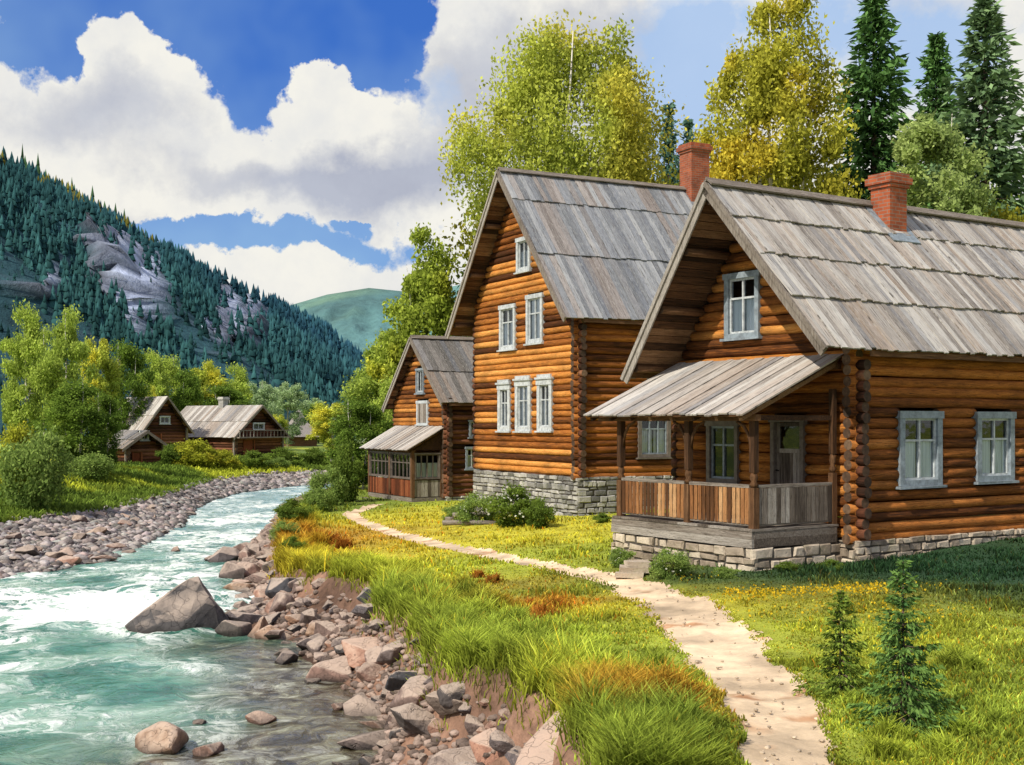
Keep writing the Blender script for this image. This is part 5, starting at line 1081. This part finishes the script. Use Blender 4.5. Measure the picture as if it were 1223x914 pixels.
# yellow flowers in front of the porch
n = 2600; C_ = []
for px, py, sx, sy, k in [(940, 716, .8, .22, 500), (1030, 712, .45, .2, 380), (880, 714, .3, .12, 160), (1060, 742, .5, .25, 160), (985, 735, .5, .2, 110), (800, 700, .3, .2, 80)]:
    x0, y0, z0 = hit(px, py); C_.append(np.stack([x0 + r.normal(0, sx, k), y0 + r.normal(0, sy, k)], 1))
C_ = np.concatenate(C_); kp = (pathdist(C_[:, 0], C_[:, 1]) > 1.15) & ~houses_mask(C_[:, 0], C_[:, 1]); C_ = C_[kp]; zz = terr(C_[:, 0], C_[:, 1]) + r.uniform(.06, .16, len(C_))
v, f, c = quads(np.column_stack([C_, zz]), np.full(len(C_), .017), r, np.tile(np.array([[.72, .50, .03]]), (len(C_), 1)), asp=.9); tag(link('wildflowers', np_mesh('wildflowers', v, f, M['leaf'], c)), 'yellow wildflowers scattered over the lawn before the porch', 'flowers', kind='stuff')
# ------------------------------------------------------------------ world, sun, camera
SUN_AZ = math.atan2(-.70, -.714); SUN_EL = math.radians(46)       # azimuth measured from +Y towards +X
W_ = bpy.data.worlds.new('World'); scene.world = W_; W_.use_nodes = True; nt = W_.node_tree; nt.nodes.clear()
class WN(NT):
    def __init__(s, tree): s.t = tree
w = WN(nt); out = w.n('OutputWorld')
sky = w.n('TexSky', sky_type='NISHITA'); sky.sun_disc = False; sky.sun_elevation = SUN_EL; sky.sun_rotation = SUN_AZ % (2 * math.pi); sky.air_density = 1.0; sky.dust_density = .6; sky.ozone_density = 2.0
tint = w.mix(1.0, sky.outputs[0], (.50, .80, 1.25), 'MULTIPLY')
tc = w.n('TexCoord'); sp = w.n('SeparateXYZ'); nt.links.new(tc.outputs['Generated'], sp.inputs[0])
az = w.math('ARCTAN2', sp.outputs[0], sp.outputs[1]); el = w.math('ARCSINE', sp.outputs[2])
nz = w.n('TexNoise'); nt.links.new(tc.outputs['Generated'], nz.inputs['Vector']); nz.inputs['Scale'].default_value = 11; nz.inputs['Detail'].default_value = 7; nz.inputs['Roughness'].default_value = .6
sc_ = w.n('SeparateColor'); nt.links.new(nz.outputs['Color'], sc_.inputs[0])
azw = w.math('MULTIPLY_ADD', w.math('SUBTRACT', sc_.outputs[0], .5), .14, az); elw = w.math('MULTIPLY_ADD', w.math('SUBTRACT', sc_.outputs[1], .5), .11, el)
def ang(px, py):
    a = math.atan((px - 611) / F); return a, math.atan((HZ - py) / F * math.cos(a))
def blob(px, py, rx, ry, amp):
    a, e = ang(px, py); dx = w.math('DIVIDE', w.math('SUBTRACT', azw, a), rx / F); dy = w.math('DIVIDE', w.math('SUBTRACT', elw, e), ry / F)
    r2 = w.math('ADD', w.math('MULTIPLY', dx, dx), w.math('MULTIPLY', dy, dy)); return w.math('MULTIPLY', w.math('EXPONENT', w.math('MULTIPLY', r2, -1.0)), amp)
def total(L, base=0.0):
    s = None
    for b in L:
        q = blob(*b); s = q if s is None else w.math('ADD', s, q)
    return w.math('ADD', s, base)
blue = total([(270, 10, 200, 60, 1.0), (440, 50, 70, 60, .95), (330, 85, 60, 70, .6), (60, 60, 60, 90, .85), (215, 150, 40, 70, .5), (290, 130, 60, 45, .5), (140, 80, 70, 38, -1.1), (120, 140, 130, 50, -.8), (395, 110, 45, 50, -1.0), (360, 292, 200, 27, .74), (225, 275, 80, 20, .6), (435, 258, 28, 9, .8), (500, 130, 50, 30, .25), (80, 250, 50, 20, -.1)])
light = total([(810, 110, 80, 120, .8), (520, 130, 50, 50, .35), (980, 30, 60, 40, .5), (1120, 60, 90, 70, .75), (300, 160, 40, 30, .2), (780, 190, 60, 40, .3), (880, 40, 60, 40, .3)])
grey = total([(110, 135, 110, 50, .75), (490, 215, 110, 42, .95), (380, 215, 90, 26, .6), (700, 60, 120, 60, .65), (540, 130, 60, 60, .45), (250, 215, 90, 24, .5), (1100, 20, 120, 60, .5), (640, 120, 100, 80, .5), (120, 260, 90, 20, .35)])
fine = w.noise(tc.outputs['Generated'], 30, 6, .62)
wob = w.math('MULTIPLY', w.math('SUBTRACT', fine, .5), .5)
bm_ = w.ramp(w.math('ADD', blue, wob), [(.36, 0.0), (.48, 1.0)]); lm_ = w.ramp(w.math('ADD', light, wob), [(.2, 0.0), (.55, .9)])
gm_ = w.ramp(w.math('ADD', grey, w.math('MULTIPLY', wob, 1.2)), [(.18, 0.0), (.5, .55), (.95, 1.0)])
cloudc = w.mix(gm_, (.96, .94, .87), (.47, .50, .60)); puff = w.noise(tc.outputs['Generated'], 16, 6, .6); cloudc = w.mix(w.ramp(puff, [(.42, .0), (.62, .30)]), cloudc, (.62, .66, .75))
cloudc = w.mix(lm_, cloudc, (.42, .60, .90))
# away from the photographed part unseen sky is thinned to broken cloud to cut fill light
gen = w.noise(tc.outputs['Generated'], 2.4, 5, .55); away = w.ramp(w.math('ADD', el, w.math('MULTIPLY', w.math('ABSOLUTE', az), .12)), [(.42, 0.0), (.56, 1.0)])
bsel = w.mix(away, bm_, w.ramp(gen, [(.46, 1.0), (.56, 0.0)]))
bg1 = w.n('Background'); nt.links.new(tint, bg1.inputs[0]); bg1.inputs[1].default_value = .105
vb = w.noise(tc.outputs['Generated'], 5, 4, .6); deep = w.mix(w.ramp(w.math('ADD', el, w.math('MULTIPLY', w.math('SUBTRACT', vb, .5), .55)), [(.10, 0.0), (.36, 1.0)]), (.34, .56, .90), (.045, .18, .72))
bg1b = w.n('Background'); nt.links.new(deep, bg1b.inputs[0]); bg1b.inputs[1].default_value = .8
mxa = w.n('MixShader'); mxa.inputs[0].default_value = .72; nt.links.new(bg1.outputs[0], mxa.inputs[1]); nt.links.new(bg1b.outputs[0], mxa.inputs[2])
bg2 = w.n('Background'); nt.links.new(cloudc, bg2.inputs[0]); bg2.inputs[1].default_value = .95
mx = w.n('MixShader'); nt.links.new(bsel, mx.inputs[0]); nt.links.new(bg2.outputs[0], mx.inputs[1]); nt.links.new(mxa.outputs[0], mx.inputs[2]); nt.links.new(mx.outputs[0], out.inputs[0])
L = bpy.data.lights.new('sun', 'SUN'); L.energy = 4.9; L.angle = math.radians(.5); L.color = (1, .93, .80); lo = bpy.data.objects.new('sun', L); COL.objects.link(lo)
sd = Vector((math.sin(SUN_AZ) * math.cos(SUN_EL), math.cos(SUN_AZ) * math.cos(SUN_EL), math.sin(SUN_EL))); lo.rotation_euler = sd.to_track_quat('Z', 'Y').to_euler(); lo.location = sd * 50
cam = bpy.data.cameras.new('camera'); co = bpy.data.objects.new('camera', cam); COL.objects.link(co); co.location = (0, 0, ZC); co.rotation_euler = (math.pi / 2, 0, 0)
cam.sensor_width = 36; cam.lens = F / 1223 * 36; cam.shift_y = (HZ - 457) / 1223; cam.clip_end = 20000; cam.clip_start = .1; scene.camera = co
scene.view_settings.view_transform = 'Standard'; scene.view_settings.look = 'None'; scene.view_settings.exposure = 0; scene.view_settings.gamma = 1
scene.render.engine = 'CYCLES'; scene.cycles.use_denoising = True; scene.cycles.max_bounces = 6; scene.cycles.transparent_max_bounces = 8
